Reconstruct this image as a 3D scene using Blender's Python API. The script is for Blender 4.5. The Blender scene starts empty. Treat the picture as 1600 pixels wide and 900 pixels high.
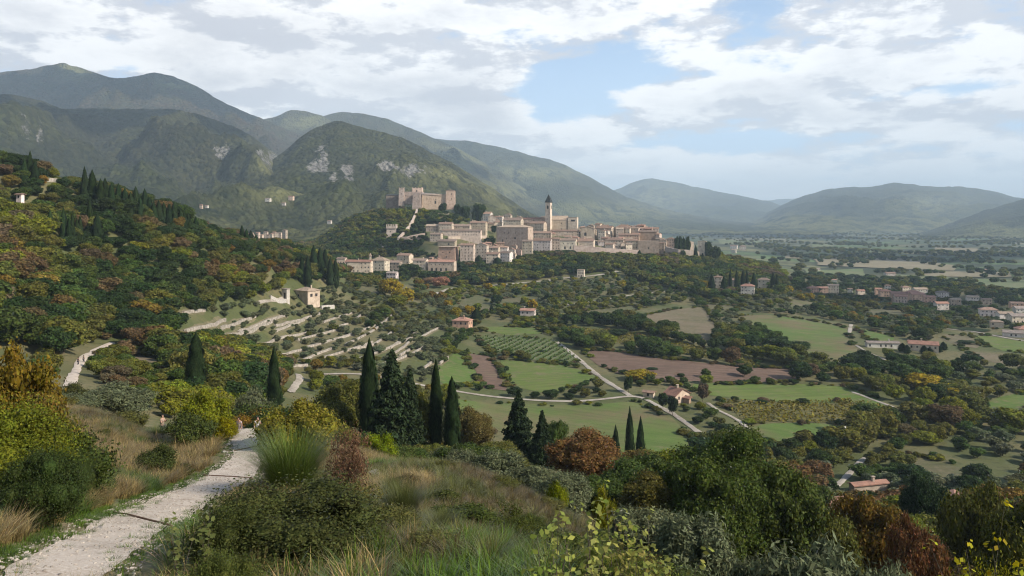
import bpy, math, random
import numpy as np
from mathutils import Vector
from mathutils.geometry import delaunay_2d_cdt
random.seed(7)
rng = np.random.default_rng(7)
C = bpy.context.scene.collection
R = math.radians
F = 1150.0          # focal length in photo pixels
HZ = 340.0          # eye level row of the photo

# ---------------------------------------------------------------- noise
def _h(ix, iy, s):
    n = (ix * 374761393 + iy * 668265263 + s * 974634777) & 0xFFFFFFFF
    n = ((n ^ (n >> 13)) * 1274126177) & 0xFFFFFFFF
    n = (n ^ (n >> 16)) & 0xFFFFFFFF
    return n / 4294967295.0
def vnoise(x, y, s=0):
    x = np.asarray(x, float); y = np.asarray(y, float)
    xf = np.floor(x); yf = np.floor(y)
    ix = xf.astype(np.int64); iy = yf.astype(np.int64)
    u = x - xf; v = y - yf
    u = u*u*u*(u*(u*6-15)+10); v = v*v*v*(v*(v*6-15)+10)
    a = _h(ix, iy, s); b = _h(ix+1, iy, s); c = _h(ix, iy+1, s); d = _h(ix+1, iy+1, s)
    return (a*(1-u)+b*u)*(1-v) + (c*(1-u)+d*u)*v
def fbm(x, y, o=4, s=0, g=0.5):
    t = 0; a = 1; w = 0
    for k in range(o):
        t = t + a*(vnoise(x*2**k+k*17.3, y*2**k-k*9.1, s+k)*2-1); w += a; a *= g
    return t/w
def ridged(x, y, o=4, s=0, g=0.5):
    t = 0; a = 1; w = 0
    for k in range(o):
        t = t + a*(1-np.abs(vnoise(x*2**k+k*11.3, y*2**k-k*5.1, s+k)*2-1)*1.0); w += a; a *= g
    return t/w
def sstep(a, b, x):
    t = np.clip((np.asarray(x, float)-a)/(b-a), 0, 1)
    return t*t*(3-2*t)

# ---------------------------------------------------------------- terrain table (height relative to the eye)
TY = [4, 9, 14, 22, 35, 50, 65, 85, 110, 150, 190, 230, 270, 310, 360, 420, 500, 600, 720, 850, 1000, 1200, 1600, 2200, 3200, 5000, 9000, 40000]
T = {
 -400: [-4,-4.6,-5.6,-7,-9,-11,-13,-15,-16,-14,-6,8,28,42,56,66,72,70,60,40,20,0,-20,-40,-60,-80,-100,-105],
 0:    [-4.6,-5.4,-6.6,-8.6,-11.2,-13.5,-17,-20.5,-24,-25,-18,-3,17,31,31,18,0,-15,-30,-40,-44,-48,-52,-60,-80,-100,-105,-105],
 130:  [-4.6,-5.5,-6.7,-8.8,-11.8,-13.5,-18,-23,-26.5,-29,-32,-21,-3,17,21,10,-4,-20,-33,-42,-46,-50,-54,-62,-80,-100,-105,-105],
 260:  [-4.6,-5.5,-6.7,-9,-12.6,-15.1,-20,-26,-29,-33,-36,-32,-21,-6,8,1,-12,-28,-38,-44,-48,-50,-54,-62,-80,-100,-105,-105],
 400:  [-4.6,-5.5,-6.7,-9.5,-12.5,-14.5,-21,-28,-34,-39,-44,-48,-50,-47,-36,-16,-17,-34,-42,-44,-44,-44,-52,-62,-80,-100,-105,-105],
 480:  [-4.6,-5.5,-6.6,-9.5,-12.8,-15.8,-22,-28,-34,-41,-48,-54,-57,-57,-56,-46,-29,-30,-44,-47,-44,-44,-52,-62,-80,-100,-105,-105],
 560:  [-4.6,-5.4,-6.4,-9.2,-12.4,-16.5,-23,-28.5,-34.5,-44,-54,-60,-61,-60.5,-60,-59,-56,-52,-50,-40,-8,0,-40,-62,-80,-100,-105,-105],
 620:  [-4.6,-5.4,-6.3,-9.0,-12,-17.5,-23.5,-28.5,-34.5,-47,-58,-63,-65,-64,-63,-63,-61,-58,-54,-40,4,10,-45,-62,-80,-100,-105,-105],
 680:  [-4.6,-5.4,-6.3,-9,-12,-18,-24,-29,-35,-50,-61,-67,-69,-68,-67,-66.5,-66,-63,-57,-37,5,6,-48,-64,-82,-100,-105,-105],
 780:  [-4.6,-5.4,-6.4,-9.6,-12.8,-19,-25,-29.5,-36,-52,-65,-73,-73.5,-73,-72,-72,-71,-68,-62,-44,-20,-32,-60,-70,-85,-102,-106,-105],
 880:  [-4.6,-5.4,-6.6,-10.5,-14.4,-20.5,-26,-30.5,-38,-54,-66,-73.5,-74,-73.5,-73,-73,-72,-69.5,-63,-43,-23,-34,-64,-76,-88,-104,-107,-105],
 980:  [-4.6,-5.6,-7.2,-12,-17,-23.5,-28,-33,-40,-55,-67,-74,-74,-74,-74,-74,-73.5,-71,-65,-50,-36,-44,-70,-82,-92,-105,-108,-106],
 1100: [-4.8,-6,-8,-14,-19.5,-26,-31,-37,-45,-58,-69,-75,-75,-75,-75,-75,-75,-74,-69,-59,-51,-60,-80,-90,-98,-106,-109,-107],
 1200: [-5,-6.3,-8.8,-15,-21,-28,-33,-40,-48,-60,-71,-76.5,-76.5,-76,-76,-76,-76,-76,-73,-70,-70,-80,-92,-98,-104,-108,-110,-108],
 1320: [-5.2,-6.8,-9.8,-16,-23,-31,-37,-44,-51,-63,-73,-77.5,-78,-77.5,-77,-77,-78,-82,-87,-91,-94,-98,-102,-105,-108,-110,-110,-108],
 1600: [-5.8,-7.5,-11,-18,-25,-33,-39,-47,-55,-66,-75,-78,-79,-79,-79,-80,-82,-85,-90,-95,-99,-102,-105,-107,-109,-110,-111,-109],
 2300: [-6.5,-9,-14,-20,-28,-36,-43,-51,-59,-70,-77,-79,-80,-80,-80,-81,-83,-86,-91,-96,-99,-102,-105,-107,-109,-110,-111,-109]}
def pchip(xk, yk, x):
    xk = np.asarray(xk, float); yk = np.asarray(yk, float)
    h = np.diff(xk); d = np.diff(yk, axis=0)/h.reshape(-1, *([1]*(yk.ndim-1)))
    m = np.zeros_like(yk); m[0] = d[0]; m[-1] = d[-1]
    s = d[:-1]*d[1:] > 0
    m[1:-1] = np.where(s, 2*d[:-1]*d[1:]/np.where(s, d[:-1]+d[1:], 1), 0)
    i = np.clip(np.searchsorted(xk, x)-1, 0, len(xk)-2)
    sh = (-1,)+(1,)*(yk.ndim-1)
    t = ((x-xk[i])/h[i]).reshape(sh); hh = h[i].reshape(sh)
    return (2*t**3-3*t**2+1)*yk[i] + (t**3-2*t**2+t)*hh*m[i] + (-2*t**3+3*t**2)*yk[i+1] + (t**3-t**2)*hh*m[i+1]
for _c, _k in ((-400, 7), (0, 7), (130, 7), (260, 6), (400, 3), (480, 2)):
    for _j, _y in enumerate(TY):
        T[_c][_j] -= _k*min(max((_y-200)/70.0, 0), 1)*min(max((520-_y)/120.0, 0), 1)
PXG = np.arange(-400, 2301, 5.0)
LYG = np.linspace(math.log(4), math.log(40000), 700)
_cols = sorted(T)
_tab = np.array([pchip(np.log(TY), T[c], LYG) for c in _cols])      # cols x Y
TAB = pchip(_cols, _tab, PXG)                                       # px x Y
def ground(x, y):
    x = np.asarray(x, float); y = np.asarray(y, float)
    Y = np.clip(np.maximum(y, np.abs(x)*0.45), 4, 39999)
    px = np.clip(800+F*x/Y, -399, 2299)
    a = (px+400)/5.0; b = (np.log(Y)-LYG[0])/(LYG[1]-LYG[0])
    i = np.floor(a).astype(int); j = np.clip(np.floor(b).astype(int), 0, len(LYG)-2); u = a-i; v = b-j
    z = (TAB[i, j]*(1-u)+TAB[i+1, j]*u)*(1-v) + (TAB[i, j+1]*(1-u)+TAB[i+1, j+1]*u)*v
    near = 1-sstep(60, 120, Y)
    z = z + near*(0.06*fbm(x/1.7, y/1.7, 2, 3) + 0.20*fbm(x/8, y/8, 2, 5))*sstep(6, 12, Y)
    mid = sstep(70, 160, Y)
    hill = 1-sstep(420, 520, px)
    z = z + mid*(fbm(x/45, y/45, 3, 9)*(0.7+2.2*hill*(1-sstep(500, 800, Y))) + sstep(900, 2500, Y)*4*fbm(x/350, y/350, 3, 12))
    return z
# mountains: skyline (px, py, distance), foot distance, drop of the foot, spur skew
MT = {
 'high': dict(sky=[(-500,150,4600),(-200,128,4800),(0,113,5000),(50,107,5000),(95,99,5000),(130,107,5000),(185,122,5100),(245,114,5200),(300,132,5200),(350,160,5200),(400,182,5100),(440,198,5000),(475,214,4900),(540,250,4700),(620,310,4500),(700,360,4300)], foot=2900, drop=-60, p=0.95, sk=-0.4, L=420, seed=21, amp=.16),
 'green': dict(sky=[(-500,190,2600),(-150,160,2800),(0,147,2900),(53,154,3000),(100,169,3100),(195,170,3100),(267,171,3050),(309,178,3000),(355,194,3000),(391,211,2950),(420,233,2900),(459,258,2800),(508,288,2700),(560,318,2600),(640,352,2400),(700,372,2300)], foot=1150, drop=-52, p=1.05, sk=-0.25, L=330, seed=31, amp=.17),
 'peak': dict(sky=[(330,330,2300),(400,268,2400),(445,236,2500),(470,214,2550),(500,197,2600),(525,189,2600),(560,197,2600),(620,213,2650),(680,241,2700),(720,263,2750),(760,288,2800),(800,314,2850),(840,338,2900),(900,356,2900),(960,372,2900)], foot=1350, drop=-56, p=1.1, sk=0.5, L=260, seed=41, amp=.15),
 'hump': dict(sky=[(330,230,5600),(400,191,5600),(430,182,5600),(460,172,5600),(500,180,5600),(530,200,5600),(580,250,5600),(640,300,5600)], foot=4200, drop=-80, p=1, sk=.2, L=500, seed=51, amp=.1),
 'long': dict(sky=[(430,225,5900),(480,197,6000),(510,180,6000),(540,175,6000),(600,185,6000),(640,200,6000),(680,216,6000),(720,234,6000),(770,262,6100),(820,292,6200),(870,322,6300),(930,345,6400),(1000,352,6500)], foot=3300, drop=-90, p=1, sk=.9, L=520, seed=61, amp=.15),
 'blue': dict(sky=[(560,235,7300),(640,216,7500),(690,218,7500),(740,222,7500),(790,232,7600),(830,243,7700),(870,252,7800),(900,266,7900),(940,287,8000),(980,308,8200),(1040,326,8400),(1080,336,8500),(1150,345,8600),(1250,352,8700),(1300,356,8800)], foot=4600, drop=-104, p=1.0, sk=1.1, L=620, seed=71, amp=.15),
 'far': dict(sky=[(880,330,12000),(940,304,12000),(970,293,12000),(1000,281,12000),(1015,279,12000),(1060,286,12000),(1110,297,12000),(1170,308,12200),(1220,320,12400),(1270,336,12600),(1330,348,12800)], foot=8200, drop=-106, p=1, sk=1.0, L=900, seed=81, amp=.14),
 'farthest': dict(sky=[(1120,335,17000),(1180,318,17000),(1200,312,17000),(1240,311,17000),(1290,322,17000),(1350,338,17000),(1700,335,17000),(1900,338,17000)], foot=14000, drop=-108, p=1, sk=.3, L=1200, seed=91, amp=.1),
 'right': dict(sky=[(1100,360,9400),(1150,352,9300),(1190,337,9200),(1240,312,9100),(1300,295,9000),(1360,291,9000),(1400,286,9000),(1450,291,9000),(1500,292,9000),(1540,297,9000),(1590,309,9000),(1650,318,9000),(1750,330,9000),(2000,336,9000),(2200,345,9000)], foot=5600, drop=-110, p=1, sk=-.8, L=750, seed=101, amp=.15),
 'near_right': dict(sky=[(1380,380,5600),(1430,366,5600),(1480,350,5600),(1530,332,5500),(1570,319,5500),(1600,311,5500),(1700,288,5400),(1850,262,5400),(2100,250,5300),(2400,260,5300)], foot=3600, drop=-110, p=1, sk=-.9, L=500, seed=111, amp=.14),
}
def mz(m, px, Y):
    """height of mountain m at column px, depth Y (nan outside)"""
    k = MT[m]; s = np.array(k['sky'], float)
    px = np.asarray(px, float); Y = np.asarray(Y, float)
    py = pchip(s[:, 0], s[:, 1], np.clip(px.ravel(), s[0, 0], s[-1, 0])).reshape(px.shape)
    D = np.interp(px, s[:, 0], s[:, 2])
    zc = (HZ-py-1.6*fbm(px/14.0, px*0, 4, k['seed']+2))/F*D
    wig = 1+0.12*(vnoise(px/170.0, px*0, k['seed'])-.5)
    foot = k['foot']*wig
    t = (Y-foot)/(D-foot)
    x = (px-800)/F*Y
    H = zc-k['drop']
    tt = np.clip(t, 0, 1)
    shape = tt**k['p']*(0.82+0.18*tt)
    L = k['L']
    u = (x-k['sk']*Y)/L; v = (Y+k['sk']*x)/(L*3.2)
    wob = fbm(x/(L*1.4), Y/(L*1.4), 2, k['seed']+7)*0.6
    n = (ridged(u+wob, v+wob, 3, k['seed'])-0.55)*1.3 + 0.35*fbm(x/L*2.2, Y/L*2.2, 4, k['seed']+3)
    env = np.sin(np.pi*np.clip(tt, 0, 1))**0.9
    z = k['drop']+H*shape + n*H*k['amp']*2.1*env
    z = z + (9*fbm(x/60, Y/60, 3, k['seed']+5)+26*(ridged(x/170+wob, Y/210, 3, k['seed']+8)-.55)+H*.10*(ridged(x/L*3.1+wob, Y/L*2.2, 3, k['seed']+9)-.5))*sstep(0, .1, tt)*(1-sstep(.95, 1, tt))
    back = np.clip(t-1, 0, None)
    z = z - H*back*1.15
    z = np.minimum(z, np.where(t < 1, zc*Y/D + (1-tt)*-2 + 0*z, 1e9)) # no spur stands above the sky line
    return z, t
# combined ray grid: first hit of the ray through a photo pixel
RP = np.arange(-200, 1801, 4.0)
RY = np.exp(np.linspace(math.log(6), math.log(17000), 1500))
_px, _Y = np.meshgrid(RP, RY, indexing='ij')
ZT = ground((_px-800)/F*_Y, _Y)
ZALL = ZT.copy()
for _m in MT:
    _s = MT[_m]['sky']
    _z, _t = mz(_m, _px, _Y)
    ZALL = np.where((_px > _s[0][0]) & (_px < _s[-1][0]) & (_t > 0) & (_t < 1.6), np.maximum(ZALL, _z), ZALL)
PY = HZ - F*ZALL/_Y
RUN = np.minimum.accumulate(PY, axis=1)
def hit(px, py, ymin=6):
    """(x, y, z) of the ground seen at photo pixel (px, py)"""
    i = int(np.clip(round((px+200)/4), 0, len(RP)-1))
    j0 = int(np.searchsorted(RY, ymin))
    col = PY[i, j0:]
    w = np.nonzero(col <= py)[0]
    j = (w[0] if len(w) else int(np.argmin(col[:np.searchsorted(RY, 1300)-j0])))+j0
    Y = RY[j]
    if len(w) and j > j0:
        a, b = PY[i, j-1], PY[i, j]
        f = (a-py)/(a-b) if a != b else 0
        Y = RY[j-1]+(RY[j]-RY[j-1])*min(max(f, 0), 1)
    x = (px-800)/F*Y
    return x, Y, float(ground(x, Y)) if Y < 1150 else float((HZ-py)/F*Y)
def gz(x, y): return float(ground(x, y))
def visible(x, y, top):
    """is a point of height top at (x, y) seen past the ground"""
    px = 800+F*x/y
    i = np.clip(np.round((px+200)/4).astype(int), 0, len(RP)-1)
    j = np.clip(np.searchsorted(RY, y*0.97)-1, 0, len(RY)-1)
    return (HZ-F*top/y) < RUN[i, j]+0.5
def inpoly(px, py, poly):
    px = np.asarray(px, float); py = np.asarray(py, float)
    r = np.zeros(px.shape, bool); n = len(poly)
    for k in range(n):
        x1, y1 = poly[k]; x2, y2 = poly[(k+1) % n]
        if y1 == y2: continue
        c = ((y1 > py) != (y2 > py)) & (px < (x2-x1)*(py-y1)/(y2-y1)+x1)
        r ^= c
    return r

# ---------------------------------------------------------------- mesh and object helpers
def mk(name, V, faces_flat=None, sizes=None, mat=None, parent=None, smooth=False, link=True):
    """V: n x 3 array; faces_flat: flat loop indices; sizes: loops per face (int or array)"""
    me = bpy.data.meshes.new(name)
    V = np.asarray(V, np.float32).reshape(-1, 3)
    me.vertices.add(len(V)); me.vertices.foreach_set('co', V.ravel())
    if faces_flat is not None:
        ff = np.asarray(faces_flat, np.int32).ravel()
        if np.isscalar(sizes): sizes = np.full(len(ff)//sizes, sizes, np.int32)
        sizes = np.asarray(sizes, np.int32)
        me.loops.add(len(ff)); me.loops.foreach_set('vertex_index', ff)
        me.polygons.add(len(sizes))
        st = np.zeros(len(sizes), np.int32); st[1:] = np.cumsum(sizes)[:-1]
        me.polygons.foreach_set('loop_start', st)
        try: me.polygons.foreach_set('loop_total', sizes)
        except Exception: pass
        me.polygons.foreach_set('use_smooth', np.full(len(sizes), bool(smooth)))
    me.update(calc_edges=True)
    if mat is not None:
        for m in (mat if isinstance(mat, list) else [mat]): me.materials.append(m)
    if not link: return me
    return ob(name, me, parent)
def ob(name, data, parent=None, loc=None):
    o = bpy.data.objects.new(name, data); C.objects.link(o)
    if parent is not None: o.parent = parent
    if loc is not None: o.location = loc
    return o
def tag(o, label=None, cat=None, group=None, kind=None):
    if label: o['label'] = label
    if cat: o['category'] = cat
    if group: o['group'] = group
    if kind: o['kind'] = kind
    return o
def thing(name, loc, label, cat, group=None, rz=0):
    o = ob(name, None); o.location = loc; o.rotation_euler = (0, 0, rz); o.empty_display_size = .1
    return tag(o, label, cat, group)
class MB:
    """collects simple solids into one mesh"""
    def __init__(s): s.v = []; s.f = []
    def add(s, V, Fs):
        b = len(s.v); s.v += [tuple(map(float, p)) for p in V]; s.f += [tuple(i+b for i in f) for f in Fs]
    def box(s, x0, x1, y0, y1, z0, z1, taper=0):
        t = taper
        s.add([(x0, y0, z0), (x1, y0, z0), (x1, y1, z0), (x0, y1, z0), (x0+t, y0+t, z1), (x1-t, y0+t, z1), (x1-t, y1-t, z1), (x0+t, y1-t, z1)],
              [(0, 3, 2, 1), (4, 5, 6, 7), (0, 1, 5, 4), (1, 2, 6, 5), (2, 3, 7, 6), (3, 0, 4, 7)])
    def tube(s, p, q, r0, r1, n=7):
        p = Vector(p); q = Vector(q); d = (q-p).normalized()
        a = d.cross(Vector((0.3, 1, 0.2))).normalized(); b = d.cross(a)
        V = [p+(a*math.cos(k*2*math.pi/n)+b*math.sin(k*2*math.pi/n))*r0 for k in range(n)]
        V += [q+(a*math.cos(k*2*math.pi/n)+b*math.sin(k*2*math.pi/n))*r1 for k in range(n)]
        s.add(V, [(k, (k+1) % n, (k+1) % n+n, k+n) for k in range(n)]+[tuple(range(n))[::-1], tuple(range(n, 2*n))])
    def mesh(s, name, mat, smooth=False):
        return mk(name, s.v, [i for f in s.f for i in f], [len(f) for f in s.f], mat, smooth=smooth, link=False)
    def build(s, name, mat, parent=None, smooth=False): return ob(name, s.mesh(name, mat, smooth), parent)

# ---------------------------------------------------------------- materials
def nmat(name):
    m = bpy.data.materials.new(name); m.use_nodes = True
    nt = m.node_tree; nt.nodes.clear()
    return m, nt, nt.nodes, nt.links
def N(nt, t, **kw):
    n = nt.nodes.new(t)
    for k, v in kw.items():
        if k.startswith('i_'): n.inputs[k[2:].replace('_', ' ')].default_value = v
        else: setattr(n, k, v)
    return n
def mixc(nt, f, a, b, blend='MIX'):
    n = nt.nodes.new('ShaderNodeMix'); n.data_type = 'RGBA'; n.blend_type = blend
    for i, v in ((0, f), (6, a), (7, b)):
        if isinstance(v, (int, float)): n.inputs[i].default_value = v
        elif isinstance(v, tuple): n.inputs[i].default_value = (*v, 1) if len(v) == 3 else v
        else: nt.links.new(v, n.inputs[i])
    return n.outputs[2]
def mth(nt, op, a, b=None, c=None, clamp=False):
    n = nt.nodes.new('ShaderNodeMath'); n.operation = op; n.use_clamp = clamp
    for i, v in enumerate((a, b, c)):
        if v is None: continue
        if isinstance(v, (int, float)): n.inputs[i].default_value = v
        else: nt.links.new(v, n.inputs[i])
    return n.outputs[0]
def noise(nt, vec, scale, detail=4, rough=.55, out=0, dist=0):
    n = nt.nodes.new('ShaderNodeTexNoise'); n.inputs['Scale'].default_value = scale
    n.inputs['Detail'].default_value = detail; n.inputs['Roughness'].default_value = rough; n.inputs['Distortion'].default_value = dist
    if vec is not None: nt.links.new(vec, n.inputs['Vector'])
    return n.outputs[out]
def mrange(nt, v, a, b, c=0, d=1):
    n = nt.nodes.new('ShaderNodeMapRange'); n.interpolation_type = 'SMOOTHSTEP'
    nt.links.new(v, n.inputs[0])
    for i, k in enumerate((a, b, c, d)): n.inputs[i+1].default_value = k
    return n.outputs[0]
def finish(nt, col, rough=.9, bump=None, bd=.1, bs=1.0, spec=.2):
    p = N(nt, 'ShaderNodeBsdfPrincipled'); p.inputs['Roughness'].default_value = rough
    p.inputs['Specular IOR Level'].default_value = spec
    if isinstance(col, tuple): p.inputs['Base Color'].default_value = (*col, 1)
    else: nt.links.new(col, p.inputs['Base Color'])
    if bump is not None:
        b = N(nt, 'ShaderNodeBump'); b.inputs['Distance'].default_value = bd; b.inputs['Strength'].default_value = bs
        nt.links.new(bump, b.inputs['Height']); nt.links.new(b.outputs[0], p.inputs['Normal'])
    o = N(nt, 'ShaderNodeOutputMaterial'); nt.links.new(p.outputs[0], o.inputs[0])
def pos(nt): return N(nt, 'ShaderNodeNewGeometry').outputs['Position']
def tint(nt):
    n = nt.nodes.new('ShaderNodeAttribute'); n.attribute_type = 'INSTANCER'; n.attribute_name = 'tint'
    return n.outputs['Color']
def leafmat(name, trans=.3, var=.5, gloss=.12):
    m, nt, nd, ln = nmat(name)
    g = N(nt, 'ShaderNodeNewGeometry')
    r = g.outputs['Random Per Island']
    big = noise(nt, g.outputs['Position'], .35, 2)
    k = mth(nt, 'ADD', mth(nt, 'MULTIPLY', r, var*2.1), mth(nt, 'MULTIPLY', big, .9))
    k = mth(nt, 'ADD', k, 1-1.05*var-.42)
    base = tint(nt)
    cc = N(nt, 'ShaderNodeVectorMath', operation='SCALE'); ln.new(base, cc.inputs[0]); ln.new(k, cc.inputs[3])
    hsv = N(nt, 'ShaderNodeHueSaturation'); ln.new(cc.outputs[0], hsv.inputs['Color']); hsv.inputs['Saturation'].default_value = 1.12
    ln.new(mth(nt, 'ADD', mth(nt, 'MULTIPLY', mth(nt, 'FRACT', mth(nt, 'MULTIPLY', r, 7.3)), .045), .4775), hsv.inputs['Hue'])
    col = hsv.outputs[0]
    d = N(nt, 'ShaderNodeBsdfDiffuse'); t = N(nt, 'ShaderNodeBsdfTranslucent'); gl = N(nt, 'ShaderNodeBsdfGlossy')
    gl.inputs['Roughness'].default_value = .45
    ln.new(col, d.inputs[0]); ln.new(mixc(nt, .5, col, (.09, .1, .01), 'MIX') if False else col, t.inputs[0])
    mx = N(nt, 'ShaderNodeMixShader'); mx.inputs[0].default_value = trans; ln.new(d.outputs[0], mx.inputs[1]); ln.new(t.outputs[0], mx.inputs[2])
    fr = N(nt, 'ShaderNodeFresnel'); fr.inputs[0].default_value = 1.35
    mx2 = N(nt, 'ShaderNodeMixShader'); ln.new(mth(nt, 'MULTIPLY', fr.outputs[0], gloss), mx2.inputs[0]); ln.new(mx.outputs[0], mx2.inputs[1]); ln.new(gl.outputs[0], mx2.inputs[2])
    o = N(nt, 'ShaderNodeOutputMaterial'); ln.new(mx2.outputs[0], o.inputs[0])
    return m
LEAF = leafmat('leaves'); NEEDLE = leafmat('needles', .12, .45, .05); GRASS = leafmat('grass_blades', .35, .6, .1)
def simple(name, c1, c2, sc=3, rough=.9, bd=.03, usetint=False, detail=4):
    m, nt, nd, ln = nmat(name); p = pos(nt)
    n = noise(nt, p, sc, detail)
    f = mrange(nt, n, .35, .65)
    if usetint:
        t = tint(nt); col = mixc(nt, f, mixc(nt, 1.0, t, c1, 'MULTIPLY'), mixc(nt, 1.0, t, c2, 'MULTIPLY'))
    else: col = mixc(nt, f, c1, c2)
    finish(nt, col, rough, noise(nt, p, sc*3, 3), bd)
    return m
BARK = simple('bark', (.055, .042, .03), (.10, .085, .065), 6)
STONE = simple('pale_limestone', (.30, .27, .235), (.48, .45, .40), 2.2, bd=.08)
ROCKM = simple('limestone_rock', (.22, .20, .17), (.46, .43, .38), 1.4, bd=.15)
def wallmat():
    m, nt, nd, ln = nmat('weathered_masonry'); p = pos(nt); t = tint(nt)
    n1 = mrange(nt, noise(nt, p, .35, 5, .65), .35, .7); n2 = noise(nt, p, 1.8, 3, .6)
    mp = N(nt, 'ShaderNodeMapping'); mp.inputs['Scale'].default_value = (.7, .7, .12); ln.new(p, mp.inputs[0])
    n3 = mrange(nt, noise(nt, mp.outputs[0], 1.2, 4), .5, .75)
    c = mixc(nt, n1, mixc(nt, 1.0, t, (1.08, 1.05, 1.02), 'MULTIPLY'), mixc(nt, 1.0, t, (.70, .64, .60), 'MULTIPLY'))
    c = mixc(nt, mth(nt, 'MULTIPLY', n3, .35), c, (.10, .085, .075))
    c = mixc(nt, mth(nt, 'MULTIPLY', n2, .3), c, mixc(nt, 1.0, t, (.6, .55, .5), 'MULTIPLY'))
    finish(nt, c, .92, n2, .06); return m
WALL = wallmat()
def roofmat():
    m, nt, nd, ln = nmat('terracotta_tiles'); p = pos(nt); t = tint(nt)
    n1 = mrange(nt, noise(nt, p, .5, 4, .7), .35, .7); n2 = noise(nt, p, 4, 3, .7)
    c = mixc(nt, n1, mixc(nt, 1.0, t, (1.15, 1.1, 1.05), 'MULTIPLY'), mixc(nt, 1.0, t, (.62, .62, .64), 'MULTIPLY'))
    c = mixc(nt, mth(nt, 'MULTIPLY', n2, .5), c, mixc(nt, 1.0, t, (.5, .5, .52), 'MULTIPLY'))
    finish(nt, c, .9, n2, .08); return m
ROOF = roofmat()
GLASS = simple('dark_window', (.02, .02, .022), (.045, .04, .038), 1.5, rough=.4)
WOOD = simple('brown_wood', (.09, .05, .03), (.13, .08, .05), 4)
def gravelmat():
    m, nt, nd, ln = nmat('pale_gravel'); p = pos(nt)
    big = mrange(nt, noise(nt, p, .8, 4), .35, .7)
    fine = noise(nt, p, 14, 4, .7)
    v = N(nt, 'ShaderNodeTexVoronoi'); v.inputs['Scale'].default_value = 22; ln.new(p, v.inputs[0])
    c = mixc(nt, big, (.42, .36, .295), (.31, .26, .205))
    c = mixc(nt, mrange(nt, fine, .45, .7), c, (.52, .465, .40))
    c = mixc(nt, mth(nt, 'MULTIPLY', mrange(nt, v.outputs['Distance'], .0, .3, 1, 0), .6), c, (.10, .08, .065))
    lf = mrange(nt, noise(nt, p, 1.6, 6, .75), .56, .68)
    c = mixc(nt, mth(nt, 'MULTIPLY', lf, .5), c, (.16, .10, .06))
    finish(nt, c, .95, fine, .03); return m
GRAVEL = gravelmat()
def fieldmat(name, a, b, c, sc=.06, rows=None, rc=None, rd=(1, 0)):
    """a, b large patches, c fine fleck; rows: row spacing in metres with row colour rc running along direction rd"""
    m, nt, nd, ln = nmat(name); p = pos(nt)
    col = mixc(nt, mrange(nt, noise(nt, p, sc, 5, .65), .38, .62), a, b)
    col = mixc(nt, mrange(nt, noise(nt, p, sc*12, 4, .7), .45, .75), col, c)
    mp = N(nt, 'ShaderNodeMapping'); mp.inputs['Rotation'].default_value = (0, 0, -math.atan2(rd[1], rd[0])+.12); ln.new(p, mp.inputs[0])
    mp2 = N(nt, 'ShaderNodeMapping'); mp2.inputs['Scale'].default_value = (.03, .55, .1); ln.new(mp.outputs[0], mp2.inputs[0])
    st = mrange(nt, noise(nt, mp2.outputs[0], 1.0, 5, .75), .42, .62)
    col = mixc(nt, mth(nt, 'MULTIPLY', st, .55), col, mixc(nt, 1.0, col, (.62, .60, .66), 'MULTIPLY'))
    col = mixc(nt, mth(nt, 'MULTIPLY', mrange(nt, noise(nt, p, sc*3, 6, .8), .55, .68), .6), col, (.15, .125, .07))
    h = noise(nt, p, 1.2, 4, .7)
    if rows:
        sx = N(nt, 'ShaderNodeSeparateXYZ'); ln.new(p, sx.inputs[0])
        w = mth(nt, 'ADD', mth(nt, 'MULTIPLY', sx.outputs[0], -rd[1]), mth(nt, 'MULTIPLY', sx.outputs[1], rd[0]))
        w = mth(nt, 'ADD', w, mth(nt, 'MULTIPLY', noise(nt, p, .1, 2), 1.5))
        s = mth(nt, 'SINE', mth(nt, 'MULTIPLY', w, 2*math.pi/rows))
        col = mixc(nt, mth(nt, 'MULTIPLY', mrange(nt, s, -.1, .8), .8), col, rc)
    finish(nt, col, .95, h, .15); return m
HAZE_ON=True; SUN_AZ, SUN_EL = 114.0, 35.0; DN = True
SHADOW_CLOUDS = [(-1750,2750,250,470,1.5,1),(-2700,4700,700,700,1.6,3),(60,62,-30,22,1.2,5),(420,820,-90,100,1.8,6),(-600,4900,300,380,1.4,7),(1100,1900,-100,220,2,8),(-160,850,-40,45,1.2,11),(1350,4200,-100,450,1.6,13)]  # shadow targets and sizes of the added out-of-view clouds
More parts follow.
